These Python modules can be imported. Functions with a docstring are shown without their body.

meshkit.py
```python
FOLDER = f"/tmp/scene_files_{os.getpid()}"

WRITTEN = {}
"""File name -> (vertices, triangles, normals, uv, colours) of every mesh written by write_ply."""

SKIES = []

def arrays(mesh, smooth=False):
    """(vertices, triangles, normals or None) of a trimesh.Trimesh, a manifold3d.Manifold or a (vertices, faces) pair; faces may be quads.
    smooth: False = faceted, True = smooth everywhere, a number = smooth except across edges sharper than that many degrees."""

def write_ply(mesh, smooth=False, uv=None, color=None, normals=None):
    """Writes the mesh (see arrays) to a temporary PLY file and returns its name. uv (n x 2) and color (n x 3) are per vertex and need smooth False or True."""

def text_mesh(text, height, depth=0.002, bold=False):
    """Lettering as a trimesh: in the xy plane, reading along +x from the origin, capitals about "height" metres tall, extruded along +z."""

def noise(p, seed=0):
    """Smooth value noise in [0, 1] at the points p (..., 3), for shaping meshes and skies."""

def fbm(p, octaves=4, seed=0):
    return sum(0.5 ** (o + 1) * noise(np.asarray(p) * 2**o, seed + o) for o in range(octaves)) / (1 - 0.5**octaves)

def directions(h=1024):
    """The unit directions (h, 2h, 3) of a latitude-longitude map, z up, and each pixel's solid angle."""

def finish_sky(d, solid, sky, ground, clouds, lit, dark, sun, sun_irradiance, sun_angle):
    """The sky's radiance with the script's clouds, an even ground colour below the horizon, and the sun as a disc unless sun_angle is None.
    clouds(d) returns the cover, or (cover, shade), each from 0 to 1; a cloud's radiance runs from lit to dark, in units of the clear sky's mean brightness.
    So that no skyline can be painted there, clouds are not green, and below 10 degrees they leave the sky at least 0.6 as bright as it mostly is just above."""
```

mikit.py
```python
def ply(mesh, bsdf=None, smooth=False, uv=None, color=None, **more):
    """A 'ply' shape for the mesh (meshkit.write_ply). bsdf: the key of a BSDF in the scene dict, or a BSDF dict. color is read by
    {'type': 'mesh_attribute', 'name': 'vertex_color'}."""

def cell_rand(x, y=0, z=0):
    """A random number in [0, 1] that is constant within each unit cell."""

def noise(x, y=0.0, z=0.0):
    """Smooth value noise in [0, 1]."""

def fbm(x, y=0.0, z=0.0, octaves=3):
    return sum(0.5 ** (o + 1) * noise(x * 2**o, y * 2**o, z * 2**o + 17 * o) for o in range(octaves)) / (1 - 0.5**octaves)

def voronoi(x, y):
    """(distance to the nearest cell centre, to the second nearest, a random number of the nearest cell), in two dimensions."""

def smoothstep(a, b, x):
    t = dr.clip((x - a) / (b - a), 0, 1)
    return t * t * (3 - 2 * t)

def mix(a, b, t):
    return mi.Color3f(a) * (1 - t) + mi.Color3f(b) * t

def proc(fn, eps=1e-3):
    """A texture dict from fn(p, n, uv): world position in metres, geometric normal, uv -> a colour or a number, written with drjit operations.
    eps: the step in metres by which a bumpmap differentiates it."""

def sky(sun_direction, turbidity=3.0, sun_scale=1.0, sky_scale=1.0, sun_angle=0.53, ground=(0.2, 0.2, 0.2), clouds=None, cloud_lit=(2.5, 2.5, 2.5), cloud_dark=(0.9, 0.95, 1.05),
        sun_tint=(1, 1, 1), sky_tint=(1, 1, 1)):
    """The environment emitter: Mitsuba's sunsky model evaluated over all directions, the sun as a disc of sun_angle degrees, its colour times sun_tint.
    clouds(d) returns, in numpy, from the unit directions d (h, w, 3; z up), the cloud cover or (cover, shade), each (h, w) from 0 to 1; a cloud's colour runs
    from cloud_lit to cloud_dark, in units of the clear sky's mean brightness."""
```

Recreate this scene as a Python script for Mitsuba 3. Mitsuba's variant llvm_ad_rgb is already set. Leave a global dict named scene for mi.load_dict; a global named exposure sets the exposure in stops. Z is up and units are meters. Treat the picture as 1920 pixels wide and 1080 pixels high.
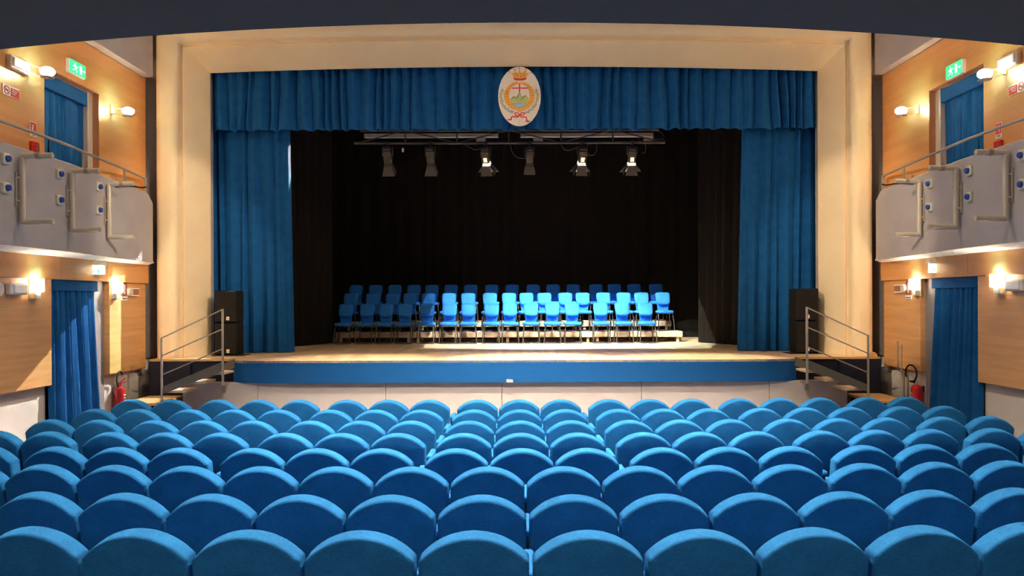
import math, random
import numpy as np, trimesh, mitsuba as mi, mikit, meshkit
import drjit as dr
from shapely.geometry import Polygon, Point, LineString, box as sbox
from shapely import affinity
from shapely.ops import unary_union
T = mi.ScalarTransform4f
PI = math.pi
rnd = random.Random(7)
scene, labels = {}, {}

# ------------------------------------------------------------------ camera, light, exposure
F, CX, CY, CZ = 1400.0, 965.0, 563.0, 2.14      # focal length and vanishing point in photo pixels, eye height
ROLL = math.radians(0.20)                         # the photo leans a little: its right side sits higher
scene['camera'] = {'type': 'perspective', 'fov': math.degrees(2 * math.atan(960 / F)), 'fov_axis': 'x', 'near_clip': 0.05, 'far_clip': 100.0,
                   'principal_point_offset_x': (960 - CX) / 1920.0, 'principal_point_offset_y': (540 - CY) / 1080.0,
                   'to_world': T().look_at(origin=[0, 0, CZ], target=[0, 1, CZ], up=[math.sin(ROLL), 0, math.cos(ROLL)])}
exposure = 0.42
CEIL_L = np.array([1.0, 0.82, 0.58]) * 100       # house lights in the hall ceiling
UP_L = np.array([1.0, 0.74, 0.45]) * 190         # bare halogen brackets of the gallery
LOW_L = np.array([1.0, 0.80, 0.55]) * 34         # frosted brackets under the gallery
STAGE_I = np.array([1.0, 0.95, 0.90]) * 135      # stage lanterns
SIDE_I = np.array([1.0, 0.93, 0.85]) * 500       # lantern that spills onto the left door curtain
WARM = np.array([1.0, 0.82, 0.58])
W = np.array([1.0, 0.89, 0.73])
HOUSE = [  # ceiling spotlights: x, y, intensity, cutoff, beam, target
    (0.0, 9.0, W * 330, 40, 22, (0, 9.2, 0)),
    (-1.6, 6.0, W * 170, 50, 30, (-1.2, 6.3, 0)), (1.6, 6.0, W * 170, 50, 30, (1.2, 6.3, 0)),
    (-2.6, 11.72, W * 150, 15.5, 10, (-2.6, 11.75, 1.2)), (0.3, 11.72, W * 260, 16.5, 11, (0.3, 11.75, 1.2)), (2.9, 11.72, W * 220, 15.5, 10, (2.9, 11.75, 1.2)),
]
FRONT = [(-2.6, 4.3, WARM * 170, 9.5, 7.5, (5.75, 12.4, 2.7)), (2.6, 4.3, WARM * 170, 9.5, 7.5, (-5.75, 12.4, 2.7))]
PANELS = [(x, y) for x in (-1.6, 1.6) for y in (6.6, 9.6)]
UNDER_L = np.array([1.0, 0.95, 0.90]) * 38           # lamps under the rear balcony, behind the camera


def rgb(*c):
    return {'type': 'rgb', 'value': [float(x) for x in c]}


def area(L, w=1.0):
    return {'type': 'area', 'radiance': rgb(*L), 'sampling_weight': float(w)}


# ------------------------------------------------------------------ materials
def mat(name, color, rough=0.7, two=True, bump=None, bscale=0.001, **kw):
    b = {'type': 'principled', 'base_color': color if isinstance(color, dict) else rgb(*color), 'roughness': rough, **kw}
    if bump is not None:
        b = {'type': 'bumpmap', 'arbitrary': mikit.proc(bump), 'scale': bscale, 'bsdf': b}
    scene[name] = {'type': 'twosided', 'bsdf': b} if two else b
    return name


def velvet_fn(a, b):
    def fn(p, n, uv):
        t = mikit.fbm(p.x * 9, p.y * 9, p.z * 9, 3) * 0.6 + mikit.noise(p.x * 120, p.y * 120, p.z * 120) * 0.4
        return mikit.mix(a, b, mikit.smoothstep(0.25, 0.75, t))
    return fn


def wood_panel_fn(p, n, uv):
    t = mikit.fbm(p.y * 1.6, p.z * 26, p.x * 2, 3)
    c = mikit.mix((0.58, 0.285, 0.105), (0.66, 0.335, 0.13), mikit.smoothstep(0.25, 0.75, t))
    g = dr.abs(dr.fma(p.z, 1 / 0.032, -dr.floor(p.z / 0.032)) - 0.5) * 2
    groove = mikit.smoothstep(0.82, 0.95, g) * dr.select(p.z < 2.18, 1.0, 0.0)
    return c * (1 - 0.14 * groove)


def wood_wall_fn(p, n, uv):
    t = mikit.fbm(p.y * 1.1, p.z * 17, p.x * 2, 4)
    u = mikit.noise(p.y * 3, p.z * 60)
    return mikit.mix((0.62, 0.27, 0.082), (0.67, 0.305, 0.10), mikit.smoothstep(0.25, 0.75, t * 0.8 + u * 0.2))


def stage_floor_fn(p, n, uv):
    k = dr.floor(p.x / 0.12)
    t = mikit.fbm(p.x * 16, p.y * 1.2, 0, 3)
    c = mikit.mix((0.50, 0.33, 0.17), (0.64, 0.45, 0.26), t)
    return c * (0.92 + 0.14 * mikit.cell_rand(k, dr.floor(p.y / 1.6 + mikit.cell_rand(k, 3) * 5)))


def plaster_fn(a, b):
    def fn(p, n, uv):
        return mikit.mix(a, b, mikit.smoothstep(0.3, 0.7, mikit.fbm(p.x * 2.2, p.y * 2.2, p.z * 2.2, 3)))
    return fn


mat('velvet', mikit.proc(velvet_fn((0.013, 0.107, 0.27), (0.018, 0.142, 0.345))), 0.9, sheen=0.2, sheen_tint=0.8, specular=0.1)
mat('drape_blue', mikit.proc(velvet_fn((0.0065, 0.062, 0.195), (0.009, 0.080, 0.24))), 0.95, sheen=0.08, sheen_tint=0.6, specular=0.08)
mat('skirt_blue', (0.011, 0.085, 0.25), 0.9, specular=0.1)
mat('chair_blue', (0.015, 0.135, 0.46), 0.85, sheen=0.4, sheen_tint=0.5, specular=0.2)
mat('black_cloth', (0.0085, 0.0080, 0.0065), 0.95, specular=0.04)
mat('wood_panel', mikit.proc(wood_panel_fn), 0.45)
mat('wood_wall', mikit.proc(wood_wall_fn), 0.42)
mat('wood_edge', (0.33, 0.13, 0.055), 0.5)
mat('stage_wood', mikit.proc(stage_floor_fn), 0.32)
mat('riser_wood', (0.62, 0.46, 0.30), 0.5)
mat('tread_wood', (0.55, 0.30, 0.11), 0.4)
mat('cream', mikit.proc(plaster_fn((0.90, 0.68, 0.41), (0.92, 0.715, 0.435))), 0.65)
mat('grey_plaster', mikit.proc(plaster_fn((0.36, 0.315, 0.30), (0.39, 0.345, 0.33))), 0.8)
mat('wall_plaster', mikit.proc(plaster_fn((0.60, 0.52, 0.47), (0.65, 0.57, 0.52))), 0.8)
mat('front_panel', (0.56, 0.47, 0.43), 0.75)
mat('white_plaster', (0.93, 0.90, 0.84), 0.8)
mat('jamb_grey', (0.17, 0.16, 0.165), 0.7)
mat('jamb_cream', (0.60, 0.53, 0.42), 0.7)
mat('slate', (0.135, 0.132, 0.138), 0.9, specular=0.1)
mat('ceiling_paint', (0.72, 0.67, 0.60), 0.9)
mat('navy', (0.010, 0.012, 0.022), 0.7, specular=0.1)
mat('carpet', (0.10, 0.10, 0.12), 0.95)
mat('steel', (0.66, 0.59, 0.47), 0.35, metallic=0.35)
mat('rail_metal', (0.40, 0.34, 0.27), 0.4, metallic=0.4)
mat('stringer_metal', (0.125, 0.112, 0.09), 0.7, metallic=0.3)
mat('black_metal', (0.020, 0.019, 0.018), 0.5)
mat('lantern_grey', (0.040, 0.037, 0.031), 0.55)
mat('truss_metal', (0.045, 0.040, 0.033), 0.5, metallic=0.3)
mat('pale_box', (0.62, 0.52, 0.42), 0.6)
mat('white_plastic', (0.80, 0.76, 0.70), 0.5)
mat('print_red', (0.62, 0.035, 0.030), 0.5)
mat('print_dark', (0.16, 0.05, 0.04), 0.5)
mat('extinguisher_red', (0.60, 0.018, 0.022), 0.25, clearcoat=0.6)
mat('rubber_black', (0.008, 0.008, 0.007), 0.7, specular=0.15)
mat('socket_blue', (0.02, 0.06, 0.28), 0.4)
mat('socket_plate', (0.62, 0.58, 0.46), 0.5)
mat('speaker_black', (0.008, 0.008, 0.006), 0.8, specular=0.1)
mat('logo_orange', (0.80, 0.40, 0.16), 0.5)
mat('crest_cream', (0.84, 0.70, 0.58), 0.5)
mat('crest_gold', (0.86, 0.38, 0.04), 0.45)
mat('crest_gold_dark', (0.60, 0.22, 0.03), 0.45)
mat('crest_red', (0.66, 0.035, 0.045), 0.5)
mat('crest_green', (0.47, 0.46, 0.15), 0.5)
mat('crest_dark_green', (0.21, 0.24, 0.10), 0.5)
mat('crest_leaf', (0.42, 0.42, 0.26), 0.5)
mat('crest_blue', (0.22, 0.42, 0.58), 0.5)
mat('glass_frost', (0.9, 0.88, 0.84), 0.4)
mat('sign_green', (0.02, 0.42, 0.17), 0.5)


# ------------------------------------------------------------------ mesh helpers
def bx(x0, x1, y0, y1, z0, z1, bev=0.0):
    x0, x1 = min(x0, x1), max(x0, x1)
    y0, y1 = min(y0, y1), max(y0, y1)
    if bev > 0:
        pts = []
        for sx in (0, 1):
            for sy in (0, 1):
                for sz in (0, 1):
                    c = np.array([(x0, x1)[sx], (y0, y1)[sy], (z0, z1)[sz]], float)
                    d = np.array([1 - 2 * sx, 1 - 2 * sy, 1 - 2 * sz], float) * bev
                    for k in range(3):
                        e = d.copy(); e[k] = 0
                        pts.append(c + e)
        return trimesh.convex.convex_hull(np.array(pts))
    return trimesh.creation.box(extents=[x1 - x0, y1 - y0, z1 - z0], transform=trimesh.transformations.translation_matrix([(x0 + x1) / 2, (y0 + y1) / 2, (z0 + z1) / 2]))


def cat(*ms):
    out = []
    for m in ms:
        out += list(m) if isinstance(m, (list, tuple)) else [m]
    return trimesh.util.concatenate(out)


def tube(pts, r, n=8, caps=True):
    p = np.asarray(pts, float)
    t = np.gradient(p, axis=0) if len(p) > 2 else np.repeat((p[1:] - p[:1]), 2, 0)
    if len(p) > 2:
        for i in range(1, len(p) - 1):
            a = p[i] - p[i - 1]; b = p[i + 1] - p[i]
            t[i] = a / np.linalg.norm(a) + b / np.linalg.norm(b)
        t[0], t[-1] = p[1] - p[0], p[-1] - p[-2]
    t /= np.linalg.norm(t, axis=1, keepdims=True)
    a = np.cross(t[0], [0, 0, 1.0] if abs(t[0][2]) < 0.9 else [1.0, 0, 0])
    a /= np.linalg.norm(a)
    vs = []
    ang = np.arange(n) * 2 * PI / n
    for i in range(len(p)):
        a = a - t[i] * a.dot(t[i]); a /= np.linalg.norm(a)
        b = np.cross(t[i], a)
        k = 1.0
        if 0 < i < len(p) - 1:
            u = (p[i] - p[i - 1]) / np.linalg.norm(p[i] - p[i - 1])
            k = 1 / max(0.6, abs(u.dot(t[i])))
        vs.append(p[i] + r * k ** 0.5 * (np.cos(ang)[:, None] * a + np.sin(ang)[:, None] * b))
    v = np.vstack(vs)
    f = []
    for i in range(len(p) - 1):
        for j in range(n):
            q = (i * n + j, i * n + (j + 1) % n, (i + 1) * n + (j + 1) % n, (i + 1) * n + j)
            f += [(q[0], q[1], q[2]), (q[0], q[2], q[3])]
    if caps:
        v = np.vstack([v, p[0], p[-1]])
        c0, c1 = len(v) - 2, len(v) - 1
        m = (len(p) - 1) * n
        for j in range(n):
            f += [(c0, (j + 1) % n, j), (c1, m + j, m + (j + 1) % n)]
    return trimesh.Trimesh(v, np.array(f), process=False)


def bar(p, q, w, h=None, up=(0, 0, 1)):
    """A rectangular bar from p to q, w wide across and h high along up."""
    p, q = np.asarray(p, float), np.asarray(q, float)
    h = w if h is None else h
    t = q - p; L = np.linalg.norm(t); t /= L
    u = np.asarray(up, float)
    s = np.cross(t, u)
    if np.linalg.norm(s) < 1e-3:
        s = np.cross(t, [1.0, 0, 0])
    s /= np.linalg.norm(s); u = np.cross(s, t)
    m = np.eye(4); m[:3, 0], m[:3, 1], m[:3, 2], m[:3, 3] = t, s, u, (p + q) / 2
    return trimesh.creation.box(extents=[L, w, h], transform=m)


def extr(poly, depth):
    ms = [trimesh.creation.extrude_polygon(g, depth, engine='earcut') for g in getattr(poly, 'geoms', [poly]) if g.area > 1e-9]
    return trimesh.util.concatenate(ms)


def mx(m, s):
    """mirror in x for s = -1"""
    m = m.copy()
    if s < 0:
        m.vertices = m.vertices * [-1, 1, 1]
        m.faces = m.faces[:, ::-1]
    return m


def lath(prof, n=20):
    """revolve (r, z) profile about z"""
    return trimesh.creation.revolve(np.asarray(prof, float), sections=n)


def xform(m, M):
    m = m.copy(); m.apply_transform(M); return m


TR = trimesh.transformations.translation_matrix
RX = lambda a: trimesh.transformations.rotation_matrix(a, [1, 0, 0])
RY = lambda a: trimesh.transformations.rotation_matrix(a, [0, 1, 0])
RZ = lambda a: trimesh.transformations.rotation_matrix(a, [0, 0, 1])


def at(px, py, d):
    """the point at depth d that stands at this place of the photo (measured from the photo)"""
    u, v = px - CX, py - CY
    c, s = math.cos(ROLL), math.sin(ROLL)
    u, v = u * c - v * s, u * s + v * c
    return np.array([u / F * d, d, CZ - v / F * d])


def px_of(p):
    u, v = p[0] / p[1] * F, (CZ - p[2]) / p[1] * F
    return CX + u + v * ROLL, CY + v - u * ROLL


used = set()


def uniq(k):
    if k not in used:
        used.add(k); return k
    i = 1
    while f'{k}_{i:03d}' in used:
        i += 1
    used.add(f'{k}_{i:03d}')
    return f'{k}_{i:03d}'


def thing(name, label=None, category=None, group=None, kind=None):
    k = uniq(name)
    e = {}
    if label: e['label'] = label
    if category: e['category'] = category
    if group: e['group'] = group
    if kind: e['kind'] = kind
    labels[k] = e
    return k


def part(parent, name, mesh, m, smooth=30, label=None, emit=None, kind=None, shape=None, to=None):
    k = uniq(parent + '__' + name)
    d = dict(shape) if shape else mikit.ply(mesh, m, smooth=smooth)
    if emit is not None: d['emitter'] = emit
    if to is not None: d['to_world'] = to
    scene[k] = d
    if label or kind:
        labels[k] = {a: b for a, b in (('label', label), ('kind', kind)) if b}
    return k


def solo(name, mesh, m, label=None, category=None, group=None, kind=None, smooth=30, emit=None):
    k = thing(name, label, category, group, kind)
    scene[k] = mikit.ply(mesh, m, smooth=smooth)
    if emit is not None: scene[k]['emitter'] = emit
    return k


SIDE = {-1: 'left', 1: 'right'}

# ------------------------------------------------------------------ the setting
ZST = 1.21                                       # stage height
ROW_D = [3.549 + 0.876 * i for i in range(8)]
ROW_TOP = [1.036, 0.980, 0.953, 0.910, 0.882, 0.858, 0.848, 0.848]
BACK_H = 0.86
fy = [-2.2, 0.0] + ROW_D + [13.0]
fz = [0.50, 0.36] + [t - BACK_H for t in ROW_TOP] + [-0.012]


def floor_z(y):
    return float(np.interp(y, fy, fz))


v, f = [], []
for i, (y, z) in enumerate(zip(fy, fz)):
    v += [(-6.4, y, z), (6.4, y, z), (-6.4, y, -0.3), (6.4, y, -0.3)]
for i in range(len(fy) - 1):
    a = 4 * i; b = a + 4
    f += [(a, a + 1, b + 1), (a, b + 1, b), (a + 2, b + 3, a + 3), (a + 2, b + 2, b + 3), (a, b, b + 2), (a, b + 2, a + 2), (a + 1, a + 3, b + 3), (a + 1, b + 3, b + 1)]
b = 4 * (len(fy) - 1)
f += [(0, 2, 3), (0, 3, 1), (b, b + 1, b + 3), (b, b + 3, b + 2)]
solo('floor', trimesh.Trimesh(np.array(v), np.array(f), process=False), 'carpet', 'dark carpeted hall floor sloping gently down to the stage', kind='structure', smooth=False)

solo('ceiling', bx(-6.4, 6.4, -2.2, 13.4, 7.0, 7.15), 'ceiling_paint', 'pale ceiling of the hall', kind='structure', smooth=False)
solo('wall_back', bx(-6.4, 6.4, -2.4, -2.2, -0.3, 7.15), 'wall_plaster', 'plain wall behind the last seats', kind='structure', smooth=False)

LO_DOOR, UP_DOOR = (9.85, 10.98), (9.84, 10.86)
for s in (-1, 1):
    side = SIDE[s]
    w = thing('wall_' + side, f'{side} side wall of the hall with wood cladding above and below the gallery', kind='structure')
    solid = Polygon([(-2.2, -0.3), (13.05, -0.3), (13.05, 7.0), (-2.2, 7.0)])
    solid = solid.difference(sbox(LO_DOOR[0], -0.02, LO_DOOR[1], 2.46)).difference(sbox(UP_DOOR[0], 3.02, UP_DOOR[1], 5.19))
    m = extr(solid, 0.2)                          # x -> y, y -> z, z -> x
    m.vertices = np.stack([6.2 + m.vertices[:, 2], m.vertices[:, 0], m.vertices[:, 1]], 1)
    part(w, 'plaster', mx(m, s), 'wall_plaster', False)
    up = Polygon([(3.0, 3.0), (12.36, 3.0), (12.36, 5.83), (3.0, 5.83)]).difference(sbox(9.70, 2.9, 10.98, 5.2))
    m = extr(up, 0.1)
    m.vertices = np.stack([6.1 + m.vertices[:, 2], m.vertices[:, 0], m.vertices[:, 1]], 1)
    part(w, 'wood_cladding', mx(m, s), 'wood_wall', False, label='orange wood veneer cladding above the gallery with a doorway cut in it')
    part(w, 'door_reveal', mx(cat(bx(6.101, 6.199, 10.965, 10.981, 3.0, 5.2), bx(6.101, 6.199, 9.70, 10.98, 5.185, 5.201)), s), 'wood_edge', False, label='brown edge of the gallery doorway')
    part(w, 'door_lining', mx(cat(bx(6.19, 6.205, 10.84, 10.965, 3.0, 5.185), bx(6.19, 6.205, 9.70, 9.84, 3.0, 5.185)), s), 'jamb_cream', False, label='cream jamb of the gallery doorway')
    part(w, 'bulkhead', mx(bx(5.955, 6.2, -2.2, 12.32, 5.84, 6.99), s), 'grey_plaster', False, label='grey bulkhead over the wood cladding')
    part(w, 'wood_panel', mx(bx(6.1, 6.2, 8.62, 9.84, 1.04, 2.44, 0.006), s), 'wood_panel', False, label='grooved wood panel on the near side of the lower door')
    part(w, 'wood_panel', mx(bx(6.1, 6.2, 7.3, 8.61, 1.04, 2.44, 0.006), s), 'wood_panel', False)
    part(w, 'wood_panel', mx(bx(6.1, 6.2, 11.24, 12.34, 1.04, 2.44, 0.006), s), 'wood_panel', False, label='grooved wood panel between the lower door and the stage')
    part(w, 'door_jamb', mx(bx(6.185, 6.21, 10.98, 11.235, -0.02, 2.44), s), 'jamb_grey', False, label='grey jamb strip beside the lower door')
    for y0, y1 in ((7.3, 8.61), (8.615, 9.98), (9.985, 11.1), (11.105, 12.36)):
        part(w, 'wood_fascia', mx(bx(6.06, 6.2, y0, y1, 2.44, 2.76), s), 'wood_wall', False)
    part(w, 'pilaster', mx(bx(6.14, 6.2, 12.4, 13.0, 1.2, 5.83), s), 'jamb_grey', False, label='narrow grey strip of wall next to the proscenium')
    for yy in (9.2,):
        pl = thing('wall_hatch', f'small square access plate low on the {side} wall near the door curtain', 'access plate') if s < 0 else None
        if pl: part(pl, 'plate', mx(bx(6.19, 6.2, 8.98, 9.3, 0.16, 0.42, 0.003), s), 'wall_plaster', False)
    d_ = thing(f'door_{1 if s < 0 else 2}', f'dark doorway behind the curtain of the lower {side} door', kind='structure')
    part(d_, 'leaf', mx(bx(6.36, 6.40, LO_DOOR[0], LO_DOOR[1], -0.02, 2.46), s), 'navy', False)
    d_ = thing(f'door_{3 if s < 0 else 4}', f'dark doorway behind the curtain of the gallery door on the {side}', kind='structure')
    part(d_, 'leaf', mx(bx(6.36, 6.40, UP_DOOR[0], UP_DOOR[1], 3.02, 5.19), s), 'navy', False)

# ---- proscenium arch: stations (half width, depth), swept along the U of the opening
arch = thing('proscenium_arch', 'cream plaster proscenium arch framing the stage opening', kind='structure')


def u_path(X, z_bottom=ZST):
    top = 6.215 + (X - 5.295) * 1.12
    zs = np.linspace(z_bottom, top - 0.095, 10)
    xs = np.linspace(-X, X, 41)
    P = [(-X, z) for z in zs[:-1]] + [(x, top - 0.095 * (x / X) ** 2) for x in xs] + [(X, z) for z in zs[::-1][1:]]
    return np.array(P)


def loft(st, name, label):
    rows = [np.column_stack([u_path(X)[:, 0], np.full(len(u_path(X)), y), u_path(X)[:, 1]]) for X, y in st]
    n = len(rows[0]); V = np.vstack(rows); Fc = []
    for i in range(len(rows) - 1):
        for j in range(n - 1):
            a, b_, c, d = i * n + j, i * n + j + 1, (i + 1) * n + j + 1, (i + 1) * n + j
            Fc += [(a, b_, c), (a, c, d)]
    part(arch, name, trimesh.Trimesh(V, np.array(Fc), process=False), 'cream', 35, label=label)


roll = [(5.945, 13.05), (5.945, 12.44)] + [(5.945 - 0.13 * (1 - math.cos(a)), 12.44 - 0.13 * math.sin(a)) for a in np.linspace(0, PI / 2, 7)[1:]] + [(5.71, 12.31)] + \
       [(5.71 - 0.13 * math.sin(a), 12.44 - 0.13 * math.cos(a)) for a in np.linspace(0, PI / 2, 8)[1:]] + [(5.58, 12.50), (5.575, 12.53)]
loft(roll, 'outer_moulding', 'rounded outer band of the arch')
loft([(5.575, 12.53), (5.56, 12.525), (5.545, 12.51), (5.53, 12.52), (5.295, 13.0), (5.295, 13.03)], 'splayed_reveal', 'splayed inner face of the arch')
# solid masonry behind the arch
outer = Polygon([(-6.2, ZST), (-5.34, ZST), (-5.34, 6.3), (5.34, 6.3), (5.34, ZST), (6.2, ZST), (6.2, 7.0), (-6.2, 7.0)])
m = extr(outer, 0.2); m.vertices = np.stack([m.vertices[:, 0], 13.05 + m.vertices[:, 2], m.vertices[:, 1]], 1)
part(arch, 'wall', m, 'grey_plaster', False)
hd = Polygon([(-5.9, 6.84), (5.9, 6.84), (5.9, 7.0), (-5.9, 7.0)])
part(arch, 'header', bx(-5.9, 5.9, 12.45, 13.05, 6.86, 7.0), 'cream', False)

# ---- stage
st = thing('stage', 'wooden stage with a rounded apron, a blue skirt and grey front panels', kind='structure')
apron = [(-5.86, 12.0), (-4.47, 12.0), (-4.47, 11.86), (-4.40, 11.73), (-4.25, 11.66), (-3.9, 11.62)] + [(x, 11.60) for x in np.linspace(-3.4, 3.4, 9)] + [(3.9, 11.62), (4.25, 11.66), (4.40, 11.73), (4.47, 11.86), (4.47, 12.0), (5.86, 12.0)]
deck = Polygon(apron + [(5.86, 13.0), (6.2, 13.0), (6.2, 19.4), (-6.2, 19.4), (-6.2, 13.0), (-5.86, 13.0)])
m = extr(deck, 0.035); m.vertices[:, 2] += ZST - 0.035
part(st, 'deck', m, 'stage_wood', False, label='light wooden stage floor')
edge = [p for p in apron if abs(p[0]) <= 4.475]
o = np.array(edge)


def ribbon(pts, t0, t1, z0, z1):
    """a wall along the polyline, from t0 to t1 off its left"""
    ls = LineString(pts)
    a = np.array(ls.parallel_offset(t0, 'left').coords) if t0 else np.array(pts)
    poly = ls.buffer(abs(t1), single_sided=True) if t1 > 0 else ls.buffer(-abs(t1), single_sided=True)
    m = extr(poly, z1 - z0); m.vertices[:, 2] += z0
    return m


part(st, 'skirt', ribbon(edge, 0, 0.03, 0.865, ZST - 0.002), 'skirt_blue', 20, label='blue fabric skirt along the edge of the apron')
xs = [-5.2, -4.02, -2.02, -0.205, 1.98, 3.98, 5.2]
for a, b_ in zip(xs[:-1], xs[1:]):
    part(st, 'front_panel', bx(a + 0.004, b_ - 0.004, 11.68, 11.74, -0.02, 0.865), 'front_panel', False)
part(st, 'front_core', bx(-5.2, 5.2, 11.742, 11.9, -0.02, 0.86), 'jamb_grey', False)
for s in (-1, 1):
    part(st, 'side_skirt', mx(bx(4.46, 5.86, 12.02, 12.06, 0.80, ZST - 0.036), s), 'navy', False, label='dark navy cladding behind the steps')
    part(st, 'side_skirt', mx(cat(bx(5.202, 5.86, 11.98, 12.02, -0.02, ZST - 0.036), bx(5.84, 5.88, 12.0, 13.0, -0.02, ZST - 0.036)), s), 'navy', False, label='dark navy cladding beside the steps')
    part(st, 'nosing', mx(bx(4.47, 5.87, 11.985, 12.0, ZST - 0.03, ZST + 0.002), s), 'tread_wood', False, label='wooden nosing of the stage edge')
# black stage house
part(st, 'stage_house', cat(bx(-6.3, -6.2, 13.25, 19.5, ZST - 0.03, 8.0), bx(6.2, 6.3, 13.25, 19.5, ZST - 0.03, 8.0), bx(-6.3, 6.3, 19.4, 19.5, ZST - 0.03, 8.0), bx(-6.3, 6.3, 13.1, 19.5, 7.2, 7.3)), 'black_cloth', False, label='black walls of the stage house')

# ---- side balconies
PAR = np.array([(3.2, 5.60), (6.5, 5.60), (8.1, 5.60), (9.3, 5.62), (10.0, 5.685), (10.6, 5.745), (11.3, 5.815), (11.9, 5.895), (12.29, 5.95)])
ys = np.concatenate([np.linspace(3.2, 8.0, 5), np.linspace(8.3, 12.29, 21)])
from scipy.interpolate import PchipInterpolator
par = PchipInterpolator(PAR[:, 0], PAR[:, 1])
ZB0, ZB1 = 2.775, 3.90


def par_sheet(y0, y1, zb, zt, off, n=24, round_end=False):
    Y = np.linspace(y0, y1, n)
    V, Fc = [], []
    for y in Y:
        X = float(par(y))
        zz = zt
        if round_end:
            e = max(0.0, 1 - (12.29 - y) / 0.22)
            zz = zt - 0.13 * e * e
        for x, z in ((X + off[0], zb), (X + off[0], zz - 0.015), (X + off[0] + 0.015, zz), (X + off[1] - 0.015, zz), (X + off[1], zz - 0.015), (X + off[1], zb)):
            V.append((x, y, z))
    k = 6
    for i in range(n - 1):
        for j in range(k):
            a, b_, c, d = i * k + j, i * k + (j + 1) % k, (i + 1) * k + (j + 1) % k, (i + 1) * k + j
            Fc += [(a, c, b_), (a, d, c)]
    for base, fl in ((0, 1), ((n - 1) * k, -1)):
        for j in range(1, k - 1):
            t = (base, base + j, base + j + 1)
            Fc.append(t if fl > 0 else t[::-1])
    return trimesh.Trimesh(np.array(V), np.array(Fc), process=False)


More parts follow.
